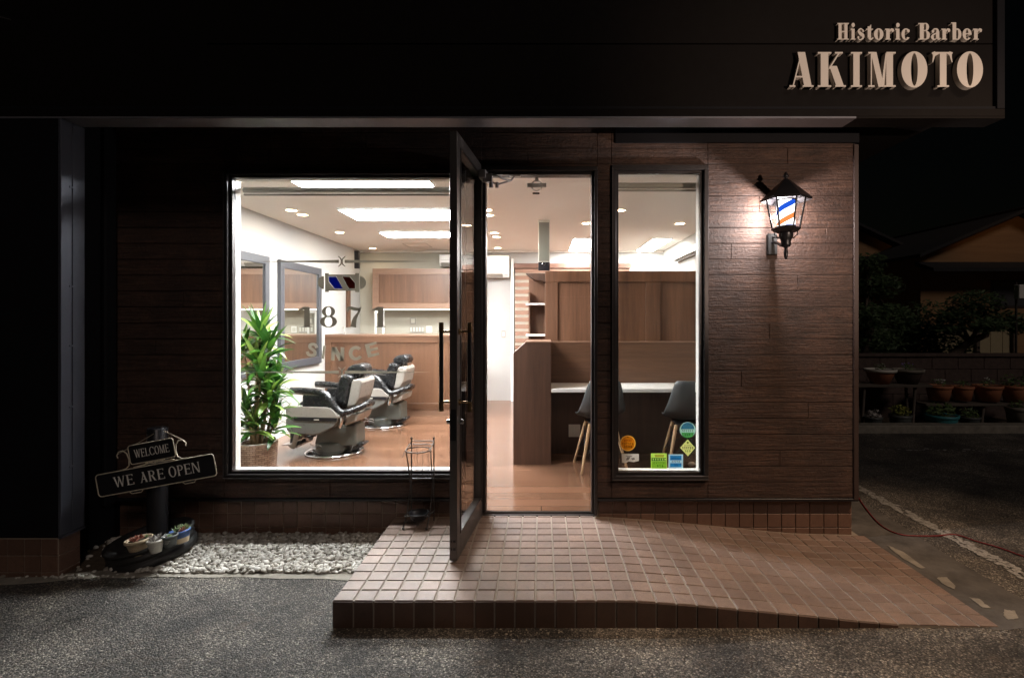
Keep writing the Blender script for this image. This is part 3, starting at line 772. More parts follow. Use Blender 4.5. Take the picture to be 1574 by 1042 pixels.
# ---- windows
def window(x0, x1, z0, z1, lab, fw=.055):
    f = MB(); yo = WY-.022
    # outer dark frame, four bars butted, stepped profile
    f.box(x0, x1, yo, WY+.085, z1-.032, z1, .003); f.box(x0, x1, yo, WY+.085, z0, z0+.032, .003)
    f.box(x0, x0+.03, yo, WY+.085, z0+.032, z1-.032, .003); f.box(x1-.03, x1, yo, WY+.085, z0+.032, z1-.032, .003)
    a, b, c, d = x0+.03, x1-.03, z0+.032, z1-.032
    f.box(a, b, yo+.03, WY+.05, d-.018, d, .002); f.box(a, b, yo+.03, WY+.05, c, c+.018, .002)
    f.box(a, a+.02, yo+.03, WY+.05, c+.018, d-.018, .002); f.box(b-.02, b, yo+.03, WY+.05, c+.018, d-.018, .002)
    w_ = obj('window', f, 'alu', shop, label=lab)
    f = MB(); f.box(x0+.004, x1-.004, yo-.010, yo-.001, z0+.004, z0+.010); f.box(x0+.002, x0+.008, yo-.004, yo, z0+.02, z1-.02); obj('frame_bead', f, 'aluL', w_)
    # inner white casing, light catching
    f = MB(); y0, y1 = WY+.052, WY+.112; a, b, c, d = x0+.05, x1-.05, z0+.05, z1-.05
    f.box(a-.012, b+.012, y0, y1, d, d+.012); f.box(a-.012, b+.012, y0, y1, c-.012, c, .001); f.box(a-.012, a, y0, y1, c, d); f.box(b, b+.012, y0, y1, c, d)
    obj('inner_casing', f, 'white', w_)
    f = MB(); f.box(x0+.045, x1-.045, WY+.030, WY+.036, z0+.045, z1-.045); obj('pane', f, 'glass', w_)
    # rolled blind at head
    f = MB(); zc = z1-.115
    f.tube([(x0+.025, WY+.20, zc+.025), (x1-.025, WY+.20, zc+.025)], .022, 14); f.box(x0+.025, x1-.025, WY+.19, WY+.205, zc-.018, zc-.004, .003)
    obj('roller_blind', f, 'greyplate', w_)
    return w_
bigw = window(WX0, WX1, WZ0, WZ1, 'large picture window with grey lettering')
narw = window(NX0, NX1, NZ0, NZ1, 'tall narrow window with stickers')
f = MB(); xx = px2x(1071, WY+.2)
for dx in (-.008, .006):
    f.tube([(xx+dx, WY+.19, 2.25), (xx+dx, WY+.19, .93)], .0016, 5)
for k in range(70): f.ball((xx-.008, WY+.19, .93+k*.019), .0032, 5)
f.box(xx-.012, xx+.012, WY+.185, WY+.195, .86, .93, .003)
obj('blind_cord', f, 'white', narw)

# ---- window lettering on the big pane
GY = WY+.029
def film_piece(shapes, mat, name, parent, eps=.0001):
    mb = MB(); put_shapes(mb, shapes, lambda x, y, d: (x, GY-d, y), .0008, eps); return obj(name, mb, mat, parent)
def fit(shapes, x0, x1, y0, y1, rot=0, keep=False):
    """map glyph bbox to px rectangle on the glass plane"""
    a, b, c, d = bbox(shapes)
    if keep: c, d = 0, 1
    out = []
    cx, cy = (x0+x1)/2, (y0+y1)/2
    def mp(p):
        u = (p[0]-a)/(b-a)-.5; v = (p[1]-c)/(d-c)-.5
        X, Yp = u*(x1-x0), -v*(y1-y0); X2 = X*cos(rot)+Yp*sin(rot); Y2 = -X*sin(rot)+Yp*cos(rot)
        return (px2x(cx+X2, GY), py2z(cy+Y2, GY))
    for s in shapes:
        if s[0] == 'strip': out.append(('strip', [mp(p) for p in s[1]], [mp(p) for p in s[2]]))
        else: out.append([mp(p) for p in s])
    return out
for ch, x0, x1, y0, y1 in (('1', 458.5, 480, 471, 503), ('8', 492, 518, 470.5, 503.5), ('7', 533, 556, 471, 503.5), ('1', 572.5, 593, 471, 503)):
    film_piece(fit(glyph(ch, .24, .04, .045, .06), x0, x1, y0, y1), 'filmN', 'window_numeral', bigw)
for ch, x0, x1, y0, y1, r in (('sS', 471, 488, 526.5, 548.5, radians(-14)), ('sI', 495.5, 499.5, 531, 551.5, radians(-9)), ('sN', 509, 529, 533.5, 554.5, radians(-2)), ('sC', 536, 556, 532, 554, radians(6)), ('sE', 563, 581, 527, 548, radians(14))):
    film_piece(fit(glyph(ch), x0, x1, y0, y1, r), 'film', 'window_letter', bigw)
def wp(x, y): return (px2x(x, GY), py2z(y, GY))
for y, xl, xr in ((402, 382, 673), (572, 385, 662)):
    sh = [[wp(xl, y), wp(521, y-2.4), wp(521, y+2.4)], [wp(530, y-2.4), wp(xr, y), wp(530, y+2.4)]]
    sh.append(stroke([wp(520, y-8), wp(524, y-4), wp(525, y), wp(524, y+4), wp(520, y+8)], [.003, .008, .009, .008, .003]))
    sh.append(stroke([wp(531, y-8), wp(527, y-4), wp(526, y), wp(527, y+4), wp(531, y+8)], [.003, .008, .009, .008, .003]))
    film_piece(sh, 'filmN' if y < 500 else 'film', 'window_ornament', bigw)
# barber pole emblem
def dome(cx, cy, s):
    return [wp(cx+s*9.5*math.sin(pi*k/14), cy-10*cos(pi*k/14)) for k in range(15)]
sh = [[wp(499.5, 420), wp(505.5, 420), wp(505.5, 449), wp(499.5, 449)], [wp(546, 420), wp(552, 420), wp(552, 449), wp(546, 449)],
      [wp(505.5, 422), wp(546, 422), wp(546, 425), wp(505.5, 425)], [wp(505.5, 444), wp(546, 444), wp(546, 447), wp(505.5, 447)],
      [wp(517, 425), wp(526, 425), wp(536.5, 444), wp(527.5, 444)], [wp(505.5, 433), wp(514, 444), wp(505.5, 444)], [wp(538, 425), wp(546, 425), wp(546, 435)],
      dome(498, 434.5, -1), dome(553.5, 434.5, 1)]
film_piece(sh, 'filmN', 'window_emblem', bigw)
M['filmB'] = film2('blue_film', (.010, .025, .17)); M['filmR'] = film2('maroon_film', (.055, .012, .008))
film_piece([[wp(505.8, 425.3), wp(516.7, 425.3), wp(527.2, 443.7), wp(514.3, 443.7), wp(505.8, 432.7)]], 'filmB', 'emblem_stripe', bigw)
film_piece([[wp(526.3, 425.3), wp(537.7, 425.3), wp(545.7, 435.3), wp(545.7, 443.7), wp(536.8, 443.7)]], 'filmR', 'emblem_stripe', bigw)

# ---- door frame
mb = MB(); yo = WY-.02
a, b, t = DX0, DX1, DZ1
mb.box(a, b, yo, WY+.12, t-.030, t, .003); mb.box(b-.022, b, yo, WY+.12, .03, t-.03, .003); mb.box(a, a+.024, yo+.05, WY+.12, .03, t-.03, .003)
mb.box(a+.024, b-.022, yo+.03, WY+.10, t-.050, t-.030, .002); mb.box(b-.038, b-.022, yo+.03, WY+.10, .03, t-.05, .002)
obj('door_frame', mb, 'alu', shop)
mb = MB(); mb.box(a, b, 3.80, 3.86, -.03, .022, .003); mb.box(a, b, 3.775, 3.80, -.03, .006, .002); obj('door_sill', mb, 'aluL', shop)

# ---- open door leaf: hinged at left jamb, swung outwards
HX, HY = DX0+.002, WY+.06
door_bottom, door_top = .012, 2.478
L_ = .735; ang = math.atan2(-.075, -.79)     # direction of leaf from hinge (x,y)
dv = Vector((-.095, -.9955, 0)); nv = Vector((.9955, -.095, 0))      # nv points to +X side (interior face)
def DL(u, v, z): # u along leaf from hinge, v thickness (0 = +X face, negative to the left), z
    p = Vector((HX, HY, 0))+dv*u+nv*v; return (p.x, p.y, z)
def dbox(mb, u0, u1, v0, v1, z0, z1):
    vs = [DL(u, v, z) for z in (z0, z1) for v in (v0, v1) for u in (u0, u1)]
    return mb.add(vs, [(0, 2, 3, 1), (4, 5, 7, 6), (0, 1, 5, 4), (2, 6, 7, 3), (0, 4, 6, 2), (1, 3, 7, 5)])
f = MB(); th = -.045
dbox(f, 0, .075, th, 0, door_bottom, door_top); dbox(f, L_-.085, L_, th, 0, door_bottom, door_top)
dbox(f, .075, L_-.085, th, 0, door_bottom, door_bottom+.14); dbox(f, .075, L_-.085, th, 0, door_top-.085, door_top)
leaf = obj('glass_door', f, 'aluL', shop, bevel=.003)
f = MB(); dbox(f, .073, L_-.083, th*.5-.003, th*.5+.003, door_bottom+.138, door_top-.083); obj('pane', f, 'glass', leaf)
f = MB()
for v0, v1 in ((-.003, .004), (th-.004, th+.003)):
    dbox(f, .062, .075, v0, v1, door_bottom+.13, door_top-.075); dbox(f, L_-.085, L_-.072, v0, v1, door_bottom+.13, door_top-.075)
    dbox(f, .075, L_-.085, v0, v1, door_bottom+.128, door_bottom+.14); dbox(f, .075, L_-.085, v0, v1, door_top-.085, door_top-.073)
obj('glazing_bead', f, 'alu', leaf)
f = MB(); dbox(f, L_, L_+.0015, th+.006, -.006, .70, .88); obj('lock_plate', f, 'black', leaf)
for zz_ in (.07, .115):
    for va, vb in ((th+.010, -.028), (-.024, -.008)): f = MB(); dbox(f, L_, L_+.002, va, vb, zz_, zz_+.015); obj('edge_screw', f, 'black', leaf)
for s in (1, -1):
    f = MB(); v = 0 if s > 0 else th
    f.tube([DL(L_-.045, v, .80), DL(L_-.045, v+s*.022, .80)], .016, 12); f.tube([DL(L_-.045, v+s*.022, .80), DL(L_-.045, v+s*.028, .80)], .010, 10)
    obj('lock_cylinder', f, 'chrome', leaf)
for s, v in ((1, 0), (-1, th)):
    h_ = MB(); u = L_-.045; z0, z1 = .800, 1.365; vv = v+s*.062
    z0, z1 = .87, 1.37
    h_.tube([DL(u, vv, z0+.05), DL(u, vv, z1-.05)], .0125, 14)
    hd = obj('handle', h_, 'black', leaf)
    for za, zb, z in ((z0-.01, z0+.05, z0+.045), (z1-.05, z1+.01, z1-.045)):
        h_ = MB(); h_.tube([DL(u, vv, za), DL(u, vv, zb)], .0145, 14); h_.tube([DL(u, v, z), DL(u, vv, z)], .008, 10); h_.tube([DL(u, v, z), DL(u, v+s*.006, z)], .018, 12)
        obj('handle_fitting', h_, 'brass', leaf)
# closer
M['closer'] = plain('closer_grey', (.42, .40, .40), .35, .3, var=.05, bump=0)
f = MB(); zt = door_top-.09
dbox(f, .01, .17, 0.001, .050, zt-.028, zt+.028); obj('closer_body', f, 'closer', leaf, bevel=.004)
f = MB(); q0 = P(748, 269, 3.66); q1 = P(762, 270, 3.62); q2 = P(785, 278, 3.74); q3 = P(764, 284, 3.66); q4 = P(755, 282, 3.64)
f.tube([q0, q1, P(773, 275, 3.66), q2], .0075, 8); f.tube([q0+Vector((0, 0, -.03)), q3, q2], .0065, 8)
f.tube([q4+Vector((0, 0, .012)), q4+Vector((0, 0, -.03))], .014, 10); f.tube([q3+Vector((0, 0, .016)), q3+Vector((0, 0, -.022))], .011, 10)
q5 = P(751, 272, 3.64); f.box(q5.x-.035, q5.x+.028, 3.62, 3.66, q5.z-.040, q5.z+.022, .005); f.tube([q2, (q2.x+.03, WY+.05, DZ1-.045)], .007, 8); f.box(q2.x-.01, q2.x+.07, WY+.03, WY+.06, DZ1-.056, DZ1-.032, .003)
obj('closer_arm', f, 'closer', leaf)
# door sensor on transom
f = MB(); c0 = P(825, 286, WY+.12)
f.lathe([(.034, -.006), (.040, -.006), (.040, .006), (.034, .006), (.034, -.006)], c0, 24, Matrix.Rotation(pi/2, 3, 'X'), sy=1, sx=1)
f.box(c0.x-.07, c0.x+.07, c0.y+.012, c0.y+.02, c0.z-.008, c0.z+.025, .003); f.box(c0.x-.012, c0.x+.012, c0.y-.002, c0.y+.02, c0.z+.03, c0.z+.12, .002)
t_ = thing('door_sensor', c0, 'small ring-shaped sensor hanging inside the top of the doorway', 'sensor')
obj('body', f, 'white', t_)
f = MB(); f.box(c0.x-.03, c0.x+.02, c0.y-.004, c0.y+.004, c0.z-.06, c0.z-.048, .001); obj('indicator', f, 'black', t_)

# ==================================================================== SIGN
LY = 3.135
sign = thing('shop_sign', (2.05, 3.15, 2.85), 'raised cream serif letters on the dark fascia naming the barber shop', 'sign')
def letter(ch, x0, x1, y0, y1, depth, t=.26, h=.045, sf=.045, sw=.10, dy=0):
    sh = glyph(ch, t, h, sf, sw); a, b, _, _ = bbox(sh)
    mb = MB()
    X0_, X1_ = px2x(x0, LY), px2x(x1, LY); Z0, Z1 = py2z(y1, LY), py2z(y0, LY)
    put_shapes(mb, sh, lambda x, y, d: (X0_+(x-a)/(b-a)*(X1_-X0_), LY+depth-d, Z0+y*(Z1-Z0)), depth)
    obj('letter', mb, 'letter', sign)
for ch, x0, x1 in (('A', 1213.5, 1250.5), ('K', 1257, 1300), ('I', 1308, 1325), ('M', 1334.5, 1376.5), ('O', 1385.5, 1425.5), ('T', 1432, 1464.5), ('O', 1471, 1511)):
    letter(ch, x0, x1, 80.5, 134, .036)
LY = 3.145
for ch, x0, x1 in (('H', 1287, 1304.6), ('i', 1307.5, 1315), ('s', 1317.8, 1328.8), ('t', 1331.2, 1342.6), ('o', 1343.4, 1358), ('r', 1360.5, 1374), ('i', 1376, 1384), ('c', 1385.7, 1398.3),
                   ('B', 1411.5, 1429.2), ('a', 1430.8, 1446), ('r', 1447, 1460.5), ('b', 1462, 1477.7), ('e', 1479.6, 1493.5), ('r', 1495.5, 1509.3)):
    letter(ch, x0, x1, 36, 61.5, .026, .25, .055, .055)
LY = 3.105

# ==================================================================== WALL LANTERN
LX, LYc = px2x(1208, 3.50), 3.50
lan = thing('wall_lantern', (LX, WY, py2z(370, 3.5)), 'black carriage lantern with lit red, white and blue striped cylinder on the siding', 'lantern')
def lz(py): return py2z(py, LYc)
NS = 6; ph0 = radians(30+8)
def hexring(r, z): return [(LX+r*cos(ph0+k*2*pi/NS), LYc+r*sin(ph0+k*2*pi/NS), z) for k in range(NS)]
def hexloft(mb, prof):
    vs = []
    for r, z in prof: vs += hexring(r, z)
    mb.add(vs, [[i*NS+k, i*NS+(k+1) % NS, (i+1)*NS+(k+1) % NS, (i+1)*NS+k] for i in range(len(prof)-1) for k in range(NS)])
f = MB(); hexloft(f, [(.155, lz(309)), (.158, lz(306)), (.085, lz(290)), (.022, lz(277)), (.018, lz(276))]); hexloft(f, [(.154, lz(308.5)), (.05, lz(290))])
obj('roof', f, 'black', lan)
f = MB(); zt = lz(277)
f.lathe([(.022, zt-.01), (.020, zt), (.010, zt+.006), (.010, zt+.012), (.018, zt+.018), (.020, zt+.026), (.012, zt+.036), (.013, zt+.040), (.006, zt+.05), (.001, zt+.056)], (LX, LYc, 0), 16)
obj('finial', f, 'black', lan)
f = MB(); zt_, zb_ = lz(303), lz(352); rt, rb = .120, .082
A, B = hexring(rt, zt_), hexring(rb, zb_)
for k in range(NS): f.tube([A[k], B[k]], .0062, 6)
hexloft(f, [(rt+.006, zt_), (rt+.006, zt_+.010), (rt-.01, zt_+.010), (rt-.01, zt_), (rt+.006, zt_)]); hexloft(f, [(rb+.008, zb_-.004), (rb+.008, zb_+.006), (rb-.008, zb_+.006), (.04, zb_-.002)]); hexloft(f, [(rb+.008, zb_-.004), (rb-.01, zb_-.02), (.045, zb_-.03)])
obj('cage', f, 'black', lan)
f = MB(); A, B = hexring(rt-.005, zt_), hexring(rb-.005, zb_+.005)
for k in range(NS): f.add([A[k], A[(k+1) % NS], B[(k+1) % NS], B[k]], [(0, 1, 2, 3)])
obj('glass_panes', f, 'glass', lan)
def polemat():
    q = NT('lit_barber_stripes'); co = q.coord(); sp = q.n('ShaderNodeSeparateXYZ'); q.l(co, sp.inputs[0])
    at = q.math('ARCTAN2', sp.outputs[1], sp.outputs[0])
    f_ = q.math('FRACT', q.math('ADD', q.math('MULTIPLY', sp.outputs[2], -5.6), q.math('ADD', q.math('MULTIPLY', at, 1/(2*pi)), .22)))
    col = q.ramp(f_, [(0, (1, .97, .98)), (.10, (.015, .09, .62)), (.32, (1, .97, .98)), (.60, (.85, .26, .07)), (.80, (1, .97, .98))]); col.node.color_ramp.interpolation = 'CONSTANT'
    st = q.ramp(f_, [(0, (1, 1, 1)), (.10, (.30, .30, .30)), (.32, (1, 1, 1)), (.60, (.30, .30, .30)), (.80, (1, 1, 1))]); st.node.color_ramp.interpolation = 'CONSTANT'
    q.set((0, 0, 0), .4, None, 0.0); q.l(col, q.b.inputs['Emission Color']); q.l(q.math('MULTIPLY', st, 2.6), q.b.inputs['Emission Strength'])
    return q.m
M['poleE'] = polemat()
f = MB(); z0, z1 = lz(347), lz(309)
f.lathe([(.056, z0), (.056, z1)], (LX, LYc, 0), 28); obj('striped_cylinder', f, 'poleE', lan)
bl = bpy.data.lights.new('lantern_bulb', 'POINT'); bl.energy = 27; bl.color = (1, .90, .88); bl.shadow_soft_size = .012
blo = bpy.data.objects.new('lantern_bulb', bl); C.objects.link(blo); blo.location = (LX-.012, LYc+.073, (z0+z1)/2)
# recentre so the stripe angle is about the cylinder axis
o = [c for c in lan.children if c.name.startswith('striped_cylinder')][0]
dlt = Vector((LX, LYc, z0))-Vector(OFF[lan.name]); 
for v in o.data.vertices: v.co -= dlt
o.location = dlt
f = MB(); f.lathe([(.002, lz(352)), (.062, lz(352)), (.060, lz(348)), (.002, lz(348))], (LX, LYc, 0), 20); obj('lamp_holder', f, 'black', lan); f = MB(); f.lathe([(.058, z1), (.060, z1+.008), (.002, z1+.012)], (LX, LYc, 0), 20); obj('lamp_cap', f, 'black', lan)
zb = lz(356); f = MB()
f.lathe([(.045, zb+.01), (.045, zb-.035), (.036, zb-.05), (.030, zb-.07), (.032, zb-.085), (.026, zb-.10), (.012, zb-.105), (.010, zb-.12), (.014, zb-.135), (.012, zb-.165), (.006, zb-.18), (.002, zb-.185)], (LX, LYc, 0), 18)
obj('base_cup', f, 'black', lan)
f = MB()
for s in (-1, 1): f.tube([(LX+s*.075, LYc, zb+.015), (LX+s*.076, LYc, zb-.02), (LX+s*.045, LYc, zb-.045)], .004, 6)
f.tube([(LX, LYc, zb-.075), (LX, LYc+.06, zb-.085), (LX, LYc+.12, zb-.06), (LX, WY-.01, zb-.04)], .010, 10); f.tube([(LX, LYc+.02, zb-.06), (LX, LYc+.09, zb-.03), (LX, WY-.015, zb-.005)], .006, 8)
obj('arm', f, 'black', lan)
f = MB(); f.box(LX-.035, LX+.035, WY-.022, WY-.002, zb-.13, zb+.02, .006); obj('wall_plate', f, 'iron', lan)

# ==================================================================== INTERIOR FURNITURE
def framed(mb_frame, mb_panel, x0, x1, z0, z1, y, rw=.07, th=.02):
    """frame-and-panel face at depth y (facing -Y)"""
    mb_frame.box(x0, x1, y-th, y, z1-rw, z1, .002); mb_frame.box(x0, x1, y-th, y, z0, z0+rw, .002)
    mb_frame.box(x0, x0+rw, y-th, y, z0+rw, z1-rw, .002); mb_frame.box(x1-rw, x1, y-th, y, z0+rw, z1-rw, .002)
    mb_panel.box(x0+rw, x1-rw, y-th+.013, y, z0+rw, z1-rw)
# left partition counter
yC = 7.5
t_ = thing('partition_counter', (-1.9, yC, IZ0), 'long chest-high wooden counter with framed panel behind the barber chairs', 'counter')
fr, pn = MB(), MB(); zt = py2z(515, yC)
fr.box(IX0+.001, -.95, yC, yC+.38, IZ0+.09, zt-.02); obj('carcass', fr, 'woodV', t_)
fr = MB(); framed(fr, pn, IX0+.001, -.95, IZ0+.10, zt-.022, yC-.001, .085); obj('frame', fr, 'woodH', t_); obj('panel', pn, 'woodV', t_)
fr = MB(); fr.box(IX0+.001, -.94, yC-.025, yC+.39, zt-.02, zt+.006, .003); obj('counter_top', fr, 'woodP', t_)
fr = MB(); fr.box(IX0+.001, -.95, yC-.012, yC+.3, IZ0, IZ0+.095); obj('plinth', fr, 'woodP', t_)
# overhead cabinet
yK = 8.55; x0 = px2x(573, yK); z0, z1 = py2z(475, yK), py2z(413, yK)
t_ = thing('wall_cabinet', (x0+.8, 8.9, z0), 'wooden wall cabinet with pale frame high on the rear wall', 'cabinet')
fr = MB(); fr.box(x0, -1.05, yK, IYB-.013, z0, z1); obj('carcass', fr, 'woodPV', t_)
fr, pn = MB(), MB(); framed(fr, pn, x0, -1.05, z0, z1, yK-.001, .095); obj('frame', fr, 'woodP', t_); obj('panel', pn, 'woodV', t_)
fr = MB(); fr.box(x0+.05, -1.1, yK+.10, yK+.14, z0-.012, z0-.001); obj('strip_light', fr, 'ledE', t_)
# switches on back wall (left)
def plate(px0, px1, py0, py1, Y, label, n=1, cat='switch', group=None, mat='greyplate', th=.012):
    a, b, c, d = px2x(px0, Y), px2x(px1, Y), py2z(py1, Y), py2z(py0, Y)
    t_ = thing('switch_plate' if cat == 'switch' else 'wall_socket', ((a+b)/2, Y, c), label, cat, group)
    f = MB(); f.box(a, b, Y-th, Y-.001, c, d, .002); obj('plate', f, mat, t_)
    w_ = (b-a)/n
    for k in range(n):
        f = MB(); f.box(a+w_*k+w_*.22, a+w_*(k+1)-w_*.22, Y-th-.004, Y-th, c+(d-c)*.2, d-(d-c)*.2, .001); obj('rocker' if cat == 'switch' else 'outlet', f, 'ivory', t_)
YB = IYB-.013
plate(630, 640, 488, 498.5, YB, 'small square switch plate above the long switch row on rear wall', 1)
plate(630, 652, 501, 511.5, YB, 'long grey switch plate with five rockers on the rear wall', 5)
plate(655.5, 664, 501.5, 511.5, YB, 'white switch plate at the right end of the switch row', 1, mat='white')
plate(771, 777, 508, 519, IYB-.001, 'narrow grey switch plate on the white wall left of the striped blind', 1)
# pipe/box items by back left corner
f = MB(); c = P(550, 400, 8.7); f.box(c.x-.05, c.x+.03, 8.66, 8.72, py2z(413, 8.7), py2z(386, 8.7), .006); 
tag(obj('wall_speaker', f, 'black', loc=(c.x, 8.9, c.z)), 'slim black speaker in the rear left corner under the ceiling', 'speaker')
f = MB(); f.box(IX0+.001, IX0+.03, 8.28, 8.42, py2z(503, 8.4), py2z(435, 8.4), .003); tag(obj('coat_rail', f, 'woodV', loc=(IX0, 8.35, 1.3)), 'thin upright reddish wooden strip on the left wall behind the counter', 'wall strip')
f = MB(); x_ = px2x(583, 8.2); f.box(x_-.07, x_-.045, 8.2, 8.22, 1.1, py2z(478, 8.2)); f.box(x_+.045, x_+.07, 8.2, 8.22, 1.1, py2z(478, 8.2)); f.box(x_-.045, x_+.045, 8.2, 8.22, py2z(478, 8.2)-.03, py2z(478, 8.2))
tag(obj('towel_stand', f, 'white', loc=(x_, 8.2, 1.1)), 'pale upright stand rising behind the wooden counter under the wall cabinet', 'stand')
f = MB(); p_ = P(528, 503, 7.6); f.tube([(p_.x-.012, 7.6, p_.z+.012), (p_.x+.02, 7.6, zt-.0+.0)], .008, 8); 
# small pen stuck in a holder
f = MB(); zc_ = py2z(515, 7.5)+.006; f.tube([(p_.x+.01, 7.62, zc_), (p_.x-.01, 7.62, zc_+.11)], .009, 8); tag(obj('comb_holder', f, 'greyplate', loc=(p_.x, 7.62, zc_)), 'slim grey rod standing on the wooden counter top', 'rod')

# air conditioners
def aircon(x0, x1, z0, z1, Y, lab):
    t_ = thing('air_conditioner', ((x0+x1)/2, IYB, z0), lab, 'air conditioner', 'air conditioners on the rear wall')
    f = MB(); f.prism([(Y, z1), (IYB-.002, z1), (IYB-.002, z0), (Y+.05, z0), (Y+.005, z0+.05)], x0, x1, 'x'); obj('body', f, 'white', t_, bevel=.008)
    f = MB(); f.prism([(Y+.004, z0+.060), (Y+.050, z0+.004), (Y+.045, z0-.003), (Y-.002, z0+.056)], x0+.03, x1-.10, 'x'); obj('louvre', f, 'greyplate', t_)
    f = MB(); f.box(x0+.02, x1-.02, Y-.0035, Y-.001, z0+.10, z0+.104); obj('panel_gap', f, 'greyplate', t_)
aircon(px2x(675, 8.72), -1.06+.0, py2z(412, 8.72)+.03, py2z(396, 8.72)+.05, 8.72, 'white air conditioner beside the wooden wall cabinet')
aircon(-1.02, px2x(782, 8.72), py2z(426, 8.72), py2z(393, 8.72), 8.72, 'white wall air conditioner left of the striped blind')

# mirrors on left wall
def wmirror(y0, y1, z0, z1, lab):
    t_ = thing('wall_mirror', (IX0, (y0+y1)/2, z0), lab, 'mirror', 'mirrors on the left wall')
    f = MB(); a, b = IX0+.002, IX0+.045; w_ = .09
    f.box(a, b, y0, y1, z1-w_, z1, .003); f.box(a, b, y0, y1, z0, z0+w_, .003); f.box(a, b, y0, y0+w_, z0+w_, z1-w_, .003); f.box(a, b, y1-w_, y1, z0+w_, z1-w_, .003)
    obj('frame', f, 'mframe', t_)
    f = MB(); f.box(a, a+.025, y0+w_-.002, y1-w_+.002, z0+w_-.002, z1-w_+.002); obj('mirror_glass', f, 'mirror', t_)
wmirror(4.75, 5.88, .80, 2.085, 'large grey framed wall mirror half hidden by the leafy plant')
wmirror(6.13, 7.27, .80, 2.085, 'large grey framed wall mirror above the rear barber chair')

# reception desk
yD = 5.01
t_ = thing('reception_desk', (.8, yD, IZ0), 'wooden reception desk with white top, high back screen and slanted end panel', 'desk')
f = MB(); a, b = px2x(789, yD), px2x(847, yD); zt = 1.173
f.prism([(a, IZ0), (b, IZ0), (b, zt), (px2x(807, yD), zt), (a, py2z(543, yD))], yD, yD+.50, 'y'); obj('end_panel', f, 'woodG', t_)
f = MB(); f.box(px2x(807, yD), b+.004, yD-.004, yD+.02, zt+.0005, zt+.012, .002); f.box(px2x(807, yD), b+.004, yD+.0201, yD+.505, zt+.0005, zt+.012, .002)
f.box(b+.0045, IX1-.002, yD+.475, yD+.51, 1.153, 1.166, .002); obj('capping', f, 'woodP', t_)
f = MB(); f.box(b+.002, IX1-.002, yD+.48, yD+.505, .60, 1.153); obj('back_screen', f, 'woodH', t_)
f = MB(); f.box(b+.002, IX1-.002, yD+.0, yD+.479, .705, .740, .003); obj('desk_top', f, 'white', t_)
f = MB(); f.box(b+.002, IX1-.002, yD+.36, yD+.375, IZ0+.08, .704); f.box(b+.002, IX1-.002, yD+.40, yD+.41, IZ0, IZ0+.08); obj('modesty_panel', f, 'woodD', t_)
plate(874, 892, 652, 671, yD+.36, 'double socket plate on the dark panel under the desk', 2, 'socket', mat='ivory')

# tall partition cabinet behind the desk
yT = 6.6
t_ = thing('tall_cabinet', (1.0, yT, IZ0), 'tall wooden cabinet with framed panels and open white end shelves behind the desk', 'cabinet')
a = px2x(838, yT); zt = py2z(417, yT)
f = MB(); f.box(a, IX1-.002, yT, yT+.40, IZ0, zt-.004); obj('carcass', f, 'woodV', t_)
f = MB(); w1 = .135; m0, m1 = px2x(992, yT), px2x(1014, yT)
f.box(a, IX1-.002, yT-.034, yT-.001, zt-w1, zt, .002)
for p, q in ((a, a+w1+.02), (m0, m1), (IX1-.06, IX1-.002)): f.box(p, q, yT-.034, yT-.001, IZ0, zt-w1-.001, .002)
obj('frame', f, 'woodV', t_)
f = MB()
for p, q in ((a+w1+.021, m0-.001), (m1+.001, IX1-.061)):
    zz = IZ0
    while zz < zt-w1-.01: f.box(p, q, yT-.010, yT-.001, zz, min(zz+.33, zt-w1-.003)-.002); zz += .33
obj('panel', f, 'woodV', t_)
f = MB(); s0 = px2x(812, yT); f.box(s0, a-.001, yT+.28, yT+.30, IZ0, zt-.01); f.box(s0-.0, s0+.018, yT+.10, yT+.28, IZ0, zt-.25); obj('shelf_back', f, 'woodV', t_)
for py in (466, 514, 560):
    z_ = py2z(py, yT); f = MB(); f.box(px2x(808, yT), a-.001, yT+.0, yT+.279, z_-.022, z_, .002); obj('shelf', f, 'white', t_)
f = MB(); z_ = py2z(420, yT); f.prism([(px2x(808, yT), z_), (a-.001, z_), (a-.001, z_-.10), (px2x(820, yT), z_-.07)], yT+.02, yT+.27, 'y'); obj('top_canopy', f, 'woodD', t_)
# zebra blind on back wall
t_ = thing('zebra_blind', (.4, IYB, .8), 'brown and white striped roller blind on the rear wall', 'blind'); yZ = IYB-.06
a, b = px2x(790, yZ), 1.5; z1 = py2z(405, yZ)
f = MB(); f.box(a, b, yZ-.03, IYB-.002, z1-.085, z1, .01); obj('headbox', f, plain('blind_headbox', (.16, .085, .06), .35, .2), t_)
f = MB(); z_ = z1-.09
M['blindB'] = plain('blind_brown', (.22, .12, .08), .7); M['blindW'] = film2('blind_sheer', (.72, .68, .60))
g_ = MB(); k = 0
while z_ > .82:
    f.box(a+.02, b-.02, yZ, yZ+.004, z_-.070, z_); g_.box(a+.02, b-.02, yZ+.001, yZ+.003, z_-.116, z_-.0705); z_ -= .1165
obj('brown_bands', f, 'blindB', t_); obj('sheer_bands', g_, 'blindW', t_)
f = MB(); f.box(px2x(785.5, 8.9), a-.004, 8.86, IYB-.001, IZ0, 2.40); tag(obj('white_pilaster', f, 'white', loc=(a, 8.9, IZ0)), 'white upright trim between the white wall and striped blind', 'trim')
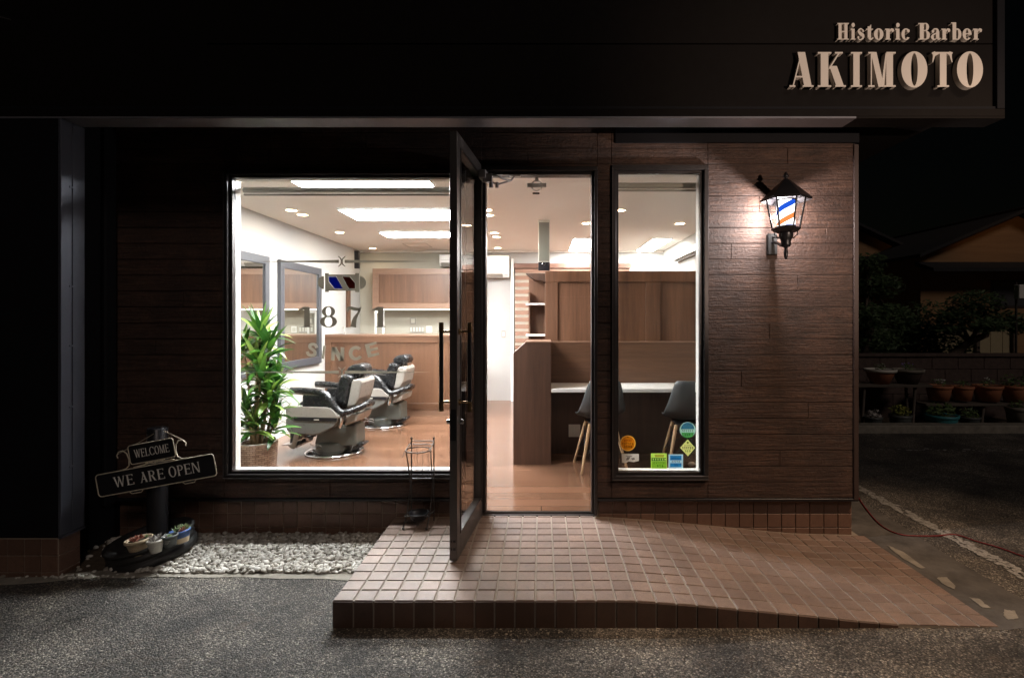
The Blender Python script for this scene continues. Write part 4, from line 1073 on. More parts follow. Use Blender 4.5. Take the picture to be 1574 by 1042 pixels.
# hanging narrow mirror
yM = 6.12; t_ = thing('hanging_mirror', (px2x(836, yM), yM, IZ1), 'narrow upright mirror strip hung from the ceiling with black lower end', 'mirror')
a, b = px2x(827.5, yM), px2x(845, yM); zb, zm = py2z(416, yM), py2z(403, yM)
f = MB(); f.box(a, b, yM, yM+.03, zm+.002, IZ1-.002, .002); f2 = MB(); f2.box(a+.008, b-.008, yM-.002, yM-.0005, zm+.01, IZ1-.03)
obj('holder', f, 'ivory', t_); obj('mirror_glass', f2, 'strip_reflection', t_)
f = MB(); f.box(a, b, yM-.002, yM+.03, zb, zm, .003); obj('lower_end', f, 'black', t_)
f = MB(); c = P(836, 405.5, yM); f.lathe([(.016, -.002), (.020, -.002), (.020, .002), (.016, .002)], (c.x, yM-.006, c.z), 18, Matrix.Rotation(pi/2, 3, 'X')); obj('ring', f, 'chrome', t_)
# right wall curtain box
t_ = thing('curtain_rail', (IX1, 6.3, 2.3), 'white curtain box along the right wall near the ceiling', 'curtain rail')
f = MB(); f.box(IX1-.09, IX1-.002, 4.2, 8.0, 2.27, 2.30, .002); f.box(IX1-.09, IX1-.075, 4.2, 8.0, 2.3005, 2.345, .002); obj('box', f, 'white', t_)
f = MB(); f.box(IX1-.05, IX1-.035, 4.22, 7.98, 2.24, 2.268, .001); obj('track', f, 'aluL', t_)
# ceiling fixtures
def lpanel(x0, x1, y0, y1, lab, mat='panelE', grp='ceiling light panels'):
    t_ = thing('ceiling_light', ((x0+x1)/2, (y0+y1)/2, IZ1), lab, 'ceiling light', grp)
    f = MB(); z0 = IZ1-.022; w_ = .018
    f.box(x0-w_, x1+w_, y0-w_, y0, z0, IZ1-.002); f.box(x0-w_, x1+w_, y1, y1+w_, z0, IZ1-.002); f.box(x0-w_, x0, y0, y1, z0, IZ1-.002); f.box(x1, x1+w_, y0, y1, z0, IZ1-.002)
    obj('trim', f, 'white', t_)
    f = MB(); f.box(x0, x1, y0, y1, IZ1-.027, IZ1-.003, .004); obj('diffuser', f, mat, t_)
lpanel(-2.03, -.92, 4.28, 4.50, 'long light panel nearest the big window, above the blind', 'panelF')
lpanel(-2.08, -.88, 5.46, 6.02, 'wide bright light panel, middle of the row over the barber chairs')
lpanel(-2.10, -.88, 6.91, 7.28, 'light panel farthest from the big window, over the rear barber chair')
lpanel(.46, .80, 7.5, 8.75, 'square light panel seen through the doorway above the tall cabinet', 'panelR')
lpanel(1.58, 1.84, 7.5, 8.75, 'light panel seen through the narrow window near the right wall', 'panelR')
for px, py, lab in ((448, 323, 'left downlight of the pair over the front mirror'), (465, 330, 'right downlight of the pair over the front mirror'), (522, 357, 'downlight over the rear mirror'), (573, 381.5, 'downlight by the rear left corner'),
                (748, 322.5, 'nearer downlight of the front pair in the door glass gap'), (751, 330.5, 'farther downlight of the front pair inside the doorway'), (760, 358, 'nearer downlight of the rear pair inside the doorway'), (763, 364, 'farther downlight of the rear pair inside the doorway'),
                (902, 343, 'downlight at the right edge of the doorway'), (953, 323, 'downlight at the left edge of the narrow window'), (1045, 343.5, 'downlight near the right wall seen through the narrow window'), (765, 381, 'downlight close above the air conditioner')):
    Y = F*(IZ1-CH)/(VY-py); X = (px-VX)*Y/F
    t_ = thing('downlight', (X, Y, IZ1), 'small round recessed '+lab, 'downlight', 'recessed downlights')
    f = MB(); f.lathe([(.075, -.001), (.075, -.006), (.056, -.008), (.053, -.002)], (X, Y, IZ1), 24); obj('rim', f, 'white', t_)
    f = MB(); f.disc((X, Y), .054, IZ1-.0025, 24); obj('lamp', f, 'downE', t_)
f = MB(); Y0, Y1 = F*1.14/(VY-374), F*1.14/(VY-380)
for a, b in ((618, 652),):
    x0, x1 = px2x(a, Y0), px2x(b+3, Y0)
    for q in ((x0, x1, Y0, Y0+.006), (x0, x1, Y1, Y1+.006), (x0, x0+.006, Y0+.006, Y1), (x1-.006, x1, Y0+.006, Y1)): f.box(q[0], q[1], q[2], q[3], IZ1-.004, IZ1-.001)
tag(obj('ceiling_hatch', f, 'greyplate', loc=(x0, Y0, IZ1)), 'thin outlined inspection hatch in the rear ceiling', 'hatch')

# ---------------------------------------------------------------- barber chairs (local, facing -X)
def barber_chair():
    t_ = thing('barber_chair', (0, 0, 0), 'front grey and black leather barber chair with chrome base, nearest the window', 'barber chair', 'barber chairs')
    k = .00131
    X = lambda c: (c-400)*k
    Z = lambda c: (905-c)*k+.03
    def pr(pts, y0, y1, nm, mat, bev=.01, par=None, lab=None):
        f = MB(); f.prism([(X(a), Z(b)) for a, b in pts], y0, y1, 'y'); return obj(nm, f, mat, par or t_, bevel=bev)
    f = MB(); f.lathe([(.001, 0), (.30, 0), (.31, .006), (.305, .018), (.27, .030), (.20, .040), (.001, .045)], (-.01, 0, 0), 48); obj('base_plate', f, 'chrome', t_)
    f = MB(); f.lathe([(.19, .035), (.19, .09), (.182, .115), (.15, .13), (.001, .131)], (-.02, 0, 0), 40); obj('base_collar', f, 'pedG', t_)
    pr([(262, 850), (560, 860), (620, 855), (615, 690), (300, 700)], -.13, .13, 'pedestal', 'pedG', .02)
    pr([(560, 900), (585, 860), (660, 835), (672, 850), (620, 890)], -.09, .06, 'pedal', 'leather', .008)
    f = MB(); f.tube([(X(250), -.19, Z(835)), (X(290), -.20, Z(850)), (X(330), -.20, Z(838)), (X(355), -.195, Z(855))], .006, 6); f.tube([(X(250), -.19, Z(868)), (X(300), -.20, Z(860)), (X(350), -.195, Z(872))], .006, 6); obj('foot_lever', f, 'chrome', t_)
    # side shells
    for s in (-1, 1):
        y0, y1 = (-.315, -.225) if s < 0 else (.225, .315)
        up = pr([(100, 540), (112, 522), (440, 528), (472, 538), (545, 598), (540, 612), (98, 612)], y0, y1, 'side_panel', 'shellB', .014)
        pr([(97, 616), (535, 616), (515, 655), (488, 684), (372, 740), (345, 745), (140, 737), (108, 715), (97, 690)], y0+.006, y1-.006, 'lower_panel', 'shellG', .014)
        pr([(168, 604), (520, 612), (520, 636), (172, 632)], y0-.004 if s < 0 else y1-.01, y0+.01 if s < 0 else y1+.004, 'trim_strip', 'black', .003)
        if s < 0:
            f = MB(); f.box(X(335), X(378), y0-.0065, y0-.0045, Z(628), Z(620)); obj('badge', f, 'ivory', t_)
        pp_ = pr([(236, 440), (420, 440), (468, 535), (236, 526)], y0+.01, y1-.01, 'control_panel', 'leather', .004)
        # arm pad
        f = MB(); yc = (y0+y1)/2
        path = [(122, 402), (200, 404), (300, 412), (370, 420), (415, 440), (450, 480), (490, 530), (530, 568), (565, 578)]
        f.tube([(X(a), yc, Z(b)) for a, b in path], [.030, .034, .034, .036, .042, .042, .038, .036, .034], 14); obj('armrest', f, 'leather', t_)
        f = MB(); f.tube([(X(a), yc, Z(b+16)) for a, b in path[:4]], [.020, .024, .026, .026], 10); obj('armrest_trim', f, 'shellB', t_)
        f = MB(); f.tube([(X(540), yc, Z(600)), (X(545), yc, Z(640)), (X(530), yc, Z(690))], [.02, .022, .016], 10); obj('rear_bracket', f, 'chrome', t_)
    # wrap-around rear rail
    f = MB(); f.tube([(X(545), -.27, Z(578)), (X(610), -.255, Z(565)), (X(665), -.16, Z(545)), (X(685), 0, Z(525)), (X(665), .16, Z(545)), (X(610), .255, Z(565)), (X(545), .27, Z(578))], .033, 12); obj('rear_rail', f, 'leather', t_)
    f = MB(); f.prism([(X(555), Z(600)), (X(660), Z(590)), (X(640), Z(655)), (X(540), Z(690))], -.20, .20, 'y'); obj('rear_cover', f, 'shellB', t_, bevel=.02)
    # seat, back
    f = MB(); f.prism([(X(130), Z(540)), (X(180), Z(500)), (X(480), Z(505)), (X(520), Z(560)), (X(500), Z(620)), (X(140), Z(620))], -.222, .222, 'y'); obj('seat', f, 'leather', t_, bevel=.03)
    f = MB(); f.prism([(X(105), Z(625)), (X(500), Z(622)), (X(480), Z(690)), (X(150), Z(725))], -.22, .22, 'y'); obj('seat_pan', f, 'shellG', t_)
    def slab(path_f, path_b, wd, nm, mat, bev):
        f = MB(); f.prism([(X(a), Z(b)) for a, b in path_f+path_b[::-1]], -wd, wd, 'y'); return obj(nm, f, mat, t_, bevel=bev)
    slab([(455, 500), (462, 420), (485, 350), (515, 280)], [(560, 545), (575, 440), (592, 360), (612, 300)], .205, 'backrest', 'leather', .03)
    slab([(557, 548), (580, 430), (598, 345), (616, 325)], [(625, 535), (662, 470), (685, 350), (676, 316)], .195, 'back_shell', 'shellB', .022)
    slab([(520, 290), (528, 250), (545, 228), (600, 208)], [(640, 300), (684, 290), (690, 235), (660, 208)], .115, 'headrest', 'leather', .03)
    f = MB(); f.tube([(X(600), -.04, Z(330)), (X(640), -.04, Z(290))], .010, 8); f.tube([(X(600), .04, Z(330)), (X(640), .04, Z(290))], .010, 8); obj('headrest_bracket', f, 'chrome', t_)
    # leg rest
    f = MB(); f.prism([(X(92), Z(690)), (X(135), Z(735)), (X(118), Z(820)), (X(70), Z(840)), (X(72), Z(760))], -.17, .17, 'y'); obj('leg_rest', f, 'leather', t_, bevel=.012)
    for y in (-.20, .185):
        f = MB(); f.prism([(X(125), Z(735)), (X(165), Z(742)), (X(150), Z(800)), (X(125), Z(876)), (X(100), Z(872)), (X(78), Z(862)), (X(85), Z(845)), (X(100), Z(845))], y, y+.018, 'y'); obj('leg_rest_frame', f, 'shellB', t_, bevel=.004)
    f = MB(); f.prism([(X(8), Z(846)), (X(60), Z(840)), (X(122), Z(862)), (X(120), Z(876)), (X(60), Z(856)), (X(10), Z(858))], -.18, .185, 'y'); obj('footrest', f, 'chrome', t_, bevel=.004)
    f = MB(); f.tube([(X(160), 0, Z(790)), (X(240), 0, Z(770)), (X(290), 0, Z(730))], .014, 8); f.tube([(X(150), -.05, Z(805)), (X(250), -.05, Z(790))], .010, 8); obj('leg_rest_linkage', f, 'leather', t_)
    return t_
bc = barber_chair(); bc.location = (-2.13, 5.50, IZ0)
b2 = copy_tree(bc); b2.location = (-2.04, 6.90, IZ0); b2['label'] = 'rear grey and black leather barber chair, behind the nearer one'
b2.rotation_euler = (0, 0, radians(-6)); bc.rotation_euler = (0, 0, radians(-4)); bc.scale = b2.scale = (.94, .94, .97)

# ---------------------------------------------------------------- shell chairs (facing +Y)
def shell_chair():
    t_ = thing('shell_chair', (0, 0, 0), 'charcoal shell chair with pale wooden legs, left of the two at the desk', 'chair', 'shell chairs at the desk')
    prof_ = [(-.235, .835, .13, .05, 0), (-.245, .80, .155, .055, 0), (-.235, .72, .175, .065, 0), (-.215, .63, .195, .075, .01), (-.185, .555, .212, .07, .03), (-.13, .49, .222, .04, .055), (-.05, .455, .225, .0, .06),
             (.05, .445, .225, 0, .055), (.15, .45, .215, 0, .04), (.21, .45, .20, 0, .02), (.24, .43, .17, 0, .0)]
    vs = []; m = 13
    for (y, z, hw, fy, fz) in prof_:
        for k in range(m):
            u = -1+2*k/(m-1); e = abs(u)**2.6; vs.append((u*hw, y+fy*e, z+fz*e))
    f = MB(); f.add(vs, [[i*m+k, i*m+k+1, (i+1)*m+k+1, (i+1)*m+k] for i in range(len(prof_)-1) for k in range(m-1)], True)
    o = obj('shell', f, 'chairG', t_); sd_ = o.modifiers.new('solid', 'SOLIDIFY'); sd_.thickness = .010; sb = o.modifiers.new('sub', 'SUBSURF'); sb.levels = 1; sb.render_levels = 1
    for sx in (-1, 1):
        for sy in (-1, 1):
            f = MB(); f.tube([(sx*.115, sy*.09, .42), (sx*.21, sy*.20, 0)], [.017, .011], 10); lg = obj('leg', f, 'woodL', t_)
    f = MB()
    for sx in (-1, 1):
        f.tube([(sx*.13, -.105, .385), (sx*.175, .16, .15)], .005, 6); f.tube([(sx*.13, .105, .385), (sx*.175, -.16, .15)], .005, 6)
        f.tube([(-.13, sx*.105, .385), (.175, sx*.16, .15)], .005, 6); f.tube([(.13, sx*.105, .385), (-.175, sx*.16, .15)], .005, 6)
    f.box(-.12, .12, -.10, .10, .425, .436, .004)
    obj('brace', f, 'black', t_)
    return t_
s1 = shell_chair(); s1.location = (.545, 4.92, IZ0); s1.rotation_euler = (0, 0, radians(6))
s2 = copy_tree(s1); s2.location = (1.335, 4.86, IZ0); s2.rotation_euler = (0, 0, radians(-4)); s2['label'] = 'charcoal shell chair with pale wooden legs, right of the two at the desk'

# ---------------------------------------------------------------- dracaena in basket
pc = Vector((-2.53, 4.72, IZ0))
t_ = thing('potted_dracaena', pc, 'tall leafy green dracaena in a woven brown basket inside the big window', 'potted plant')
f = MB(); n = 48; r0, r1, hh = .150, .172, .285; vs = []; fs = []
f.lathe([(.001, 0), (r0, 0), (r0+.006, .02), ((r0+r1)/2+.004, .15), (r1, hh-.015), (r1-.004, hh), (r1-.014, hh), (r1-.02, hh-.04)], pc, n)
o = obj('basket', f, 'basket', t_)
uv = o.data.uv_layers.new(name='uv')
for p in o.data.polygons:
    cc = p.center; an0 = math.atan2(cc.y, cc.x)
    for li in p.loop_indices:
        v = o.data.vertices[o.data.loops[li].vertex_index].co; an = math.atan2(v.y, v.x)
        if an-an0 > pi: an -= 2*pi
        if an-an0 < -pi: an += 2*pi
        uv.data[li].uv = (an*.16, v.z)
f = MB(); f.disc(pc, r1-.018, pc.z+hh-.045); obj('soil', f, 'soil', t_)
f = MB(); f.lathe([(r1-.012, hh-.01), (r1-.010, hh+.006), (r1-.018, hh+.006), (r1-.018, hh-.01)], pc, 40); obj('liner', f, 'white', t_)
lf = MB(); lr = random.Random(5); cn = MB()
def dleaf(base, az, el, ln, wd, droop):
    pts = []; d = Vector((cos(az)*cos(el), sin(az)*cos(el), sin(el))); p = Vector(base); side = Vector((-sin(az), cos(az), 0)); m = 8; prev = None
    tw = lr.uniform(-.5, .5)
    vs = []
    for k in range(m+1):
        u = k/m; w_ = wd*(.35+.65*math.sin(min(1, u*2.2)*pi/2))*(1-u**3.2); sd2 = (side*cos(tw)+d.cross(side)*sin(tw)).normalized(); up = sd2.cross(d)*-1
        vs += [p+sd2*w_, p+up*(-.18*w_), p-sd2*w_]
        d = (d+Vector((0, 0, -droop/m*(.4+u)))).normalized(); p = p+d*ln/m
    lf.add(vs, [[i*3+j, i*3+j+1, i*3+3+j+1, i*3+3+j] for i in range(m) for j in (0, 1)], True)
heads = [(.16, .0, .46, 26, .24), (-.08, .05, .44, 22, .24), (.05, -.12, .50, 22, .24), (.10, .02, 1.12, 30, .26), (.16, .04, .84, 26, .26), (.00, .06, 1.27, 40, .30), (.04, -.05, 1.02, 30, .27), (-.02, .05, .98, 26, .26), (.14, -.06, .74, 34, .26), (.02, .12, .78, 24, .25), (.13, .06, .60, 24, .23), (-.05, -.08, .58, 24, .22), (.10, -.12, .90, 20, .24), (-.12, .0, 1.15, 22, .26)]
for (hx, hy, hz, nl, ll) in heads:
    bx = pc+Vector((hx, hy, hz))
    root = pc+Vector((hx*.35, hy*.4, hh-.05)); cn.tube([root, root.lerp(bx, .5)+Vector((lr.uniform(-.02, .02),)*2+(0,)), bx], [.013, .011, .008], 8)
    for k in range(nl):
        u = k/nl; az = k*2.399+lr.uniform(-.3, .3)
        dleaf(bx+Vector((0, 0, -.12+.12*u+lr.uniform(-.02, .02))), az, radians(5+70*u+lr.uniform(-10, 10)), ll*lr.uniform(.75, 1.1), lr.uniform(.019, .028), lr.uniform(.7, 1.6)*(1.3-u))
def dmat():
    q = NT('dracaena_leaf'); i = q.island(); co = q.coord((1, 1, 1), 'World')
    col = q.ramp(i, [(0, (.014, .055, .010)), (.35, (.03, .11, .016)), (.65, (.09, .22, .03)), (.85, (.24, .38, .07)), (1, (.50, .56, .20))])
    col = q.mix(q.math('MULTIPLY', q.noise(co, 30, 3), .35), col, (.02, .10, .01)); q.set(col, .33)
    tr = q.n('ShaderNodeBsdfTranslucent'); q.l(col, tr.inputs[0]); mx = q.n('ShaderNodeMixShader'); mx.inputs[0].default_value = .3
    q.l(q.b.outputs[0], mx.inputs[1]); q.l(tr.outputs[0], mx.inputs[2]); q.l(mx.outputs[0], q.out.inputs[0]); return q.m
M['drac'] = dmat()
obj('leaves', lf, 'drac', t_); obj('canes', cn, 'cane', t_)

# ==================================================================== STICKERS on the narrow pane
SY = WY+.0295
def spx(x, y): return (px2x(x, SY), py2z(y, SY))
def tint(name, c):
    q = NT(name); q.t.nodes.remove(q.b); tr = q.n('ShaderNodeBsdfTransparent'); tr.inputs[0].default_value = (*c, 1); df = q.n('ShaderNodeBsdfDiffuse'); df.inputs[0].default_value = (*[x*.4 for x in c], 1)
    mx = q.n('ShaderNodeMixShader'); mx.inputs[0].default_value = .25; q.l(tr.outputs[0], mx.inputs[1]); q.l(df.outputs[0], mx.inputs[2]); q.l(mx.outputs[0], q.out.inputs[0]); return q.m
def sticker(name, lab, outline, col, marks, border=None):
    cx = sum(p[0] for p in outline)/len(outline); cy = sum(p[1] for p in outline)/len(outline)
    mb = MB()
    put_shapes(mb, [[spx(*p) for p in outline]], lambda x, y, d: (x, SY-d, y), .0006)
    mats = [film2(name+'_base', col)]; lay = 0
    for (shape, c) in marks:
        mats.append(tint(name+'_ink', c)); mb.cur = len(mats)-1; lay += 1
        for s in shape: mb.add([(spx(*p)[0], SY-.0006-.0002*lay, spx(*p)[1]) for p in s], [list(range(len(s)))])
    o = obj(name, mb, mats, loc=(*P(cx, cy, SY),)); tag(o, lab, 'sticker', 'stickers on the narrow window'); return o
def circ(cx, cy, r, n=28, a0=0, a1=360): return [(cx+r*cos(radians(a0+(a1-a0)*k/n)), cy-r*sin(radians(a0+(a1-a0)*k/n))) for k in range(n+(1 if a1-a0 < 360 else 0))]
sr = random.Random(2)
def glyphrow(x0, x1, y, h, n):      # illegible characters as small strokes
    out = []; w_ = (x1-x0)/n
    for k in range(n):
        x = x0+k*w_
        out += [[(x+w_*.15, y-h/2), (x+w_*.8, y-h/2), (x+w_*.8, y-h/2+h*.22), (x+w_*.15, y-h/2+h*.22)], [(x+w_*.4, y-h*.3), (x+w_*.6, y-h*.3), (x+w_*.6, y+h/2), (x+w_*.4, y+h/2)]]
        if sr.random() < .6: out.append([(x+w_*.1, y+h*.15), (x+w_*.38, y+h*.15), (x+w_*.38, y+h*.4), (x+w_*.1, y+h*.4)])
        if sr.random() < .6: out.append([(x+w_*.62, y), (x+w_*.88, y), (x+w_*.88, y+h*.25), (x+w_*.62, y+h*.25)])
    return out
K = (.12, .14, .12)
sticker('sticker', 'round orange-yellow sticker at the lower left of the narrow window', circ(965, 681, 12), (.95, .68, .22),
        [([circ(965, 681, 10.6)], (.98, .62, .12)), (glyphrow(956, 974, 682, 3.8, 6), (.12, .25, .2)), (glyphrow(959, 971, 677, 2.8, 5), (.6, .2, .1)), (glyphrow(959, 972, 686.5, 3, 5), K), ([[(963.5, 672.5), (966.5, 672.5), (965, 670)]], (.35, .5, .2))])
sticker('sticker', 'torn white sticker with faint marks under the orange sticker', [(955.5, 697), (982, 697.5), (982, 708), (974, 710), (966, 709), (962, 711.5), (956, 711)], (.80, .78, .74),
        [([[(962, 700), (972, 700.5), (971, 701.5), (962, 701)], [(964, 702), (969, 702), (966, 707), (962, 707)], [(970, 704), (975, 703), (976, 706), (972, 707)]], (.45, .42, .40))])
sticker('sticker', 'green square sticker with dark band at the window bottom', [(1000.5, 696.5), (1025, 696.5), (1025, 720), (1000.5, 720)], (.72, .92, .34),
        [([[(1006, 698.5), (1021, 698.5), (1020, 702.5), (1007, 702.5)]], (.98, .72, .5)), ([[(1001.5, 703.5), (1024, 703.5), (1024, 704.5), (1001.5, 704.5)], [(1001.5, 707), (1024, 707), (1024, 708.3), (1001.5, 708.3)]]+[[(1001.5+q*3.6, 704.5), (1003.2+q*3.6, 704.5), (1003.2+q*3.6, 707), (1001.5+q*3.6, 707)] for q in range(6)], (.05, .2, .2)),
         ([[(1001.5, 709), (1024, 709), (1024, 719), (1001.5, 719)]], (.62, .85, .35)), (glyphrow(1004, 1022, 711.3, 3, 6), (.4, .6, .5)), (glyphrow(1009, 1020, 716, 3.2, 3), (.1, .3, .2))])
sticker('sticker', 'blue square sticker with white border right of the green one', [(1027.5, 698), (1050, 698), (1050, 719.5), (1027.5, 719.5)], (.66, .86, .95),
        [([[(1030, 700), (1047.5, 700), (1047.5, 707), (1030, 707)], [(1030, 711.5), (1047.5, 711.5), (1047.5, 717.5), (1030, 717.5)]], (.06, .38, .72)), (glyphrow(1032, 1046, 709.3, 2.8, 5), K), (glyphrow(1036, 1042, 714.5, 3, 2), (.2, .3, .5)), ([[(1032, 704), (1046, 704), (1046, 705), (1032, 705)]], (.5, .5, .6))])
sticker('sticker', 'diamond-shaped pale yellow sticker with dark outline', [(1057, 673), (1070.5, 688), (1057.5, 703), (1043.5, 688)], (.86, .90, .52),
        [([[(1057, 673), (1070.5, 688), (1068.7, 688), (1057, 675)], [(1070.5, 688), (1057.5, 703), (1057.4, 701), (1068.7, 688)], [(1057.5, 703), (1043.5, 688), (1045.3, 688), (1057.4, 701)], [(1043.5, 688), (1057, 673), (1057, 675), (1045.3, 688)]], (.04, .07, .08)), (glyphrow(1048, 1066, 688.5, 3.6, 6), K), (glyphrow(1051, 1063, 684.6, 1.8, 6), (.3, .4, .3)), (glyphrow(1052, 1062, 693, 3, 3), (.3, .5, .15)), ([circ(1057, 680, 1.7, 10)], (.3, .5, .2))])
sticker('sticker', 'round blue and green sticker near the right edge of the narrow window', circ(1057, 660.5, 12.2), (.80, .94, .90),
        [([circ(1057, 659.5, 10.3, 20, 0, 180)], (.06, .35, .68)), ([circ(1057, 664.5, 9.6, 20, 180, 360)], (.25, .80, .25)), ([circ(1057, 660.5, 12.2, 28)], (.72, .92, .86)), (glyphrow(1048, 1066, 662, 3, 6), (.2, .12, .15)), (glyphrow(1052, 1061, 668, 2.8, 3), (.3, .5, .3))])
f = MB(); f.lathe([(.001, 0), (.026, 0), (.026, -.0012), (.001, -.0014)], P(1063, 713, SY), 24, Matrix.Rotation(-pi/2, 3, 'X') @ Matrix.Diagonal((1, .65, 1)))
tag(obj('sticker', f, 'greyplate', loc=P(1063, 713, SY)), 'small oval grey sticker in the lower right corner of the narrow window', 'sticker', 'stickers on the narrow window')

# ==================================================================== WIRE FLOWER STAND
fx0, fx1, fyb, fyf = px2x(632.5, 3.66), px2x(667, 3.66), 3.66, 3.55
t_ = thing('wire_stand', ((fx0+fx1)/2, 3.6, 0), 'small black wire plant stand holding an empty bowl on the tiled step', 'plant stand')
f = MB(); zt = py2z(675, fyb)
for x in (fx0, fx1):
    f.tube([(x, fyb, .01), (x, fyb, zt)], .0045, 8); f.ball((x, fyb, zt+.006), .009)
for z in (zt-.012, zt-.035, py2z(735, fyb)): f.tube([(fx0, fyb, z), (fx1, fyb, z)], .0036, 6)
for k in range(1, 4): x = fx0+(fx1-fx0)*k/4; f.tube([(x, fyb, zt-.035), (x, fyb, py2z(735, fyb))], .0018, 6)
obj('back_rail', f, 'wire', t_)
f = MB(); zr = py2z(692, 3.56)
xc = (fx0+fx1)/2-.01; rr_ = .082; yc_ = fyb-.09
f.tube([(xc+rr_*cos(2*pi*k/28), yc_+rr_*sin(2*pi*k/28), zr) for k in range(29)], .0044, 8)
for s, x in ((-1, fx0), (1, fx1)): f.tube([(x, fyb, zr+.035), (xc+s*rr_, yc_, zr)], .0036, 6); f.tube([(xc+s*rr_, yc_, zr), (xc+s*(rr_+.012), yc_-.05, zr-.035)], .0025, 6)
obj('pot_ring', f, 'wire', t_)
f = MB()
for s, x in ((-1, fx0), (1, fx1)):
    xx_ = xc+s*rr_; f.tube([(xx_, yc_, zr), (x-.0+s*-.002, fyb-.03, .27), (x-.006, fyf+.03, .12), (x-.020*1 if s < 0 else x-.018, fyf-.03, .012)], .0042, 8)
    f.ball((x-.020, fyf-.03, .010), .010)
obj('front_legs', f, 'wire', t_)
f = MB(); zz = .085; ym = 3.60
q = [(fx0-.006, 3.655, zz), (fx1+.006, 3.655, zz), (fx1-.01, 3.54, zz), (fx0-.02, 3.54, zz)]
for i in range(4): f.tube([q[i], q[(i+1) % 4]], .0036, 6)
obj('lower_frame', f, 'wire', t_)
f = MB(); xb = (fx0+fx1)/2-.01
f.lathe([(.001, .035), (.03, .037), (.055, .06), (.066, .088), (.070, .094), (.066, .096), (.058, .084), (.03, .048), (.001, .045)], (xb, 3.585, 0), 32)
tag(obj('bowl', f, 'black', loc=(xb, 3.585, .035)), 'small empty dark bowl resting in the wire stand', 'bowl')

# ==================================================================== OPEN SIGN ON POST
pc = Vector((px2x(242, 3.46), 3.46, GZ)); tilt = radians(9)
t_ = thing('tyre_sign_post', pc, 'black cylindrical post rising from a tilted black tyre base on the pebbles', 'post')
R = Matrix.Rotation(-tilt*1.0, 3, 'Y') @ Matrix.Rotation(radians(6), 3, 'X')
f = MB(); bc_ = pc+Vector((-.02, -.01, .035))
f.lathe([(.001, -.04), (.22, -.04), (.245, -.02), (.250, .005), (.238, .022), (.228, .026), (.236, .034), (.240, .05), (.232, .062), (.222, .066), (.232, .076), (.248, .088), (.246, .098), (.20, .100), (.19, .075), (.001, .07)], bc_, 48, R)
obj('tyre_base', f, 'rubber', t_)
f = MB(); zt = py2z(657, 3.46); f.lathe([(.058, -.1), (.058, zt-GZ-.004), (.054, zt-GZ), (.001, zt-GZ)], pc, 32); obj('post', f, 'black', t_)
f = MB(); 
c_ = Vector((pc.x, 3.46, py2z(663, 3.46)))
f.tube([(c_.x-.035, c_.y-.054, c_.z+.002), (c_.x-.015, c_.y-.062, c_.z-.004), (c_.x+.012, c_.y-.062, c_.z-.002), (c_.x+.028, c_.y-.056, c_.z+.006)], .0022, 6); obj('eyelet', f, 'chrome', t_)
# hanging sign
SYp = 3.36
th_ = radians(10.5)
c0 = P(241, 730, SYp)
ts = thing('open_sign', c0, 'tilted black metal sign with worn cream rims reading WELCOME, WE ARE OPEN', 'sign')
def S2(u, v, d=0):  # u,v in metres along tilted axes
    return (c0.x+u*cos(th_)-v*sin(th_), SYp-d, c0.z+u*sin(th_)+v*cos(th_))
def rr(u0, u1, v0, v1, r, n=5):
    out = []
    for (cx, cy, a0) in ((u1-r, v1-r, 0), (u0+r, v1-r, 90), (u0+r, v0+r, 180), (u1-r, v0+r, 270)):
        for k in range(n+1): a = radians(a0+90*k/n); out.append((cx+r*cos(a), cy+r*sin(a)))
    return out
pw = SYp/F
W2 = 92*pw; H2 = 17*pw
big_o = rr(-W2, W2, -H2, H2, .020)
# tabs below the lower plate
def tab(u): return [(u-.045, -H2-.0), (u+.045, -H2), (u+.030, -H2-.016), (u-.030, -H2-.016)]
small_o = rr(-35*pw, 35*pw, 23*pw, 52*pw, .016)
f = MB(); put_shapes(f, [big_o, tab(-.14), tab(.20)], lambda x, y, d: S2(x, y, d), .006, .0002); put_shapes(f, [small_o], lambda x, y, d: S2(x, y, d), .006); obj('plate', f, 'black', ts)
def outline_tube(mb, pts, r, closed=True, d=.006):
    pp = [S2(*p, d) for p in pts]
    if closed: pp = pp+[pp[0]]
    mb.tube(pp, r, 6)
f = MB(); outline_tube(f, big_o, .0034); outline_tube(f, small_o, .0030); outline_tube(f, [(-.185, -H2), (-.17, -H2-.016), (-.11, -H2-.016), (-.095, -H2)], .003, False); outline_tube(f, [(.155, -H2), (.17, -H2-.016), (.23, -H2-.016), (.245, -H2)], .003, False)
for s in (-1, 1):   # scroll brackets beside the small plate
    e = 35*pw
    outline_tube(f, [(s*(e+.075), H2), (s*(e+.035), H2+.006), (s*(e+.012), H2+.022), (s*(e+.006), H2+.060), (s*(e+.014), H2+.100), (s*(e+.035), H2+.120), (s*(e+.062), H2+.118), (s*(e+.078), H2+.098), (s*(e+.074), H2+.080)], .0036, False)
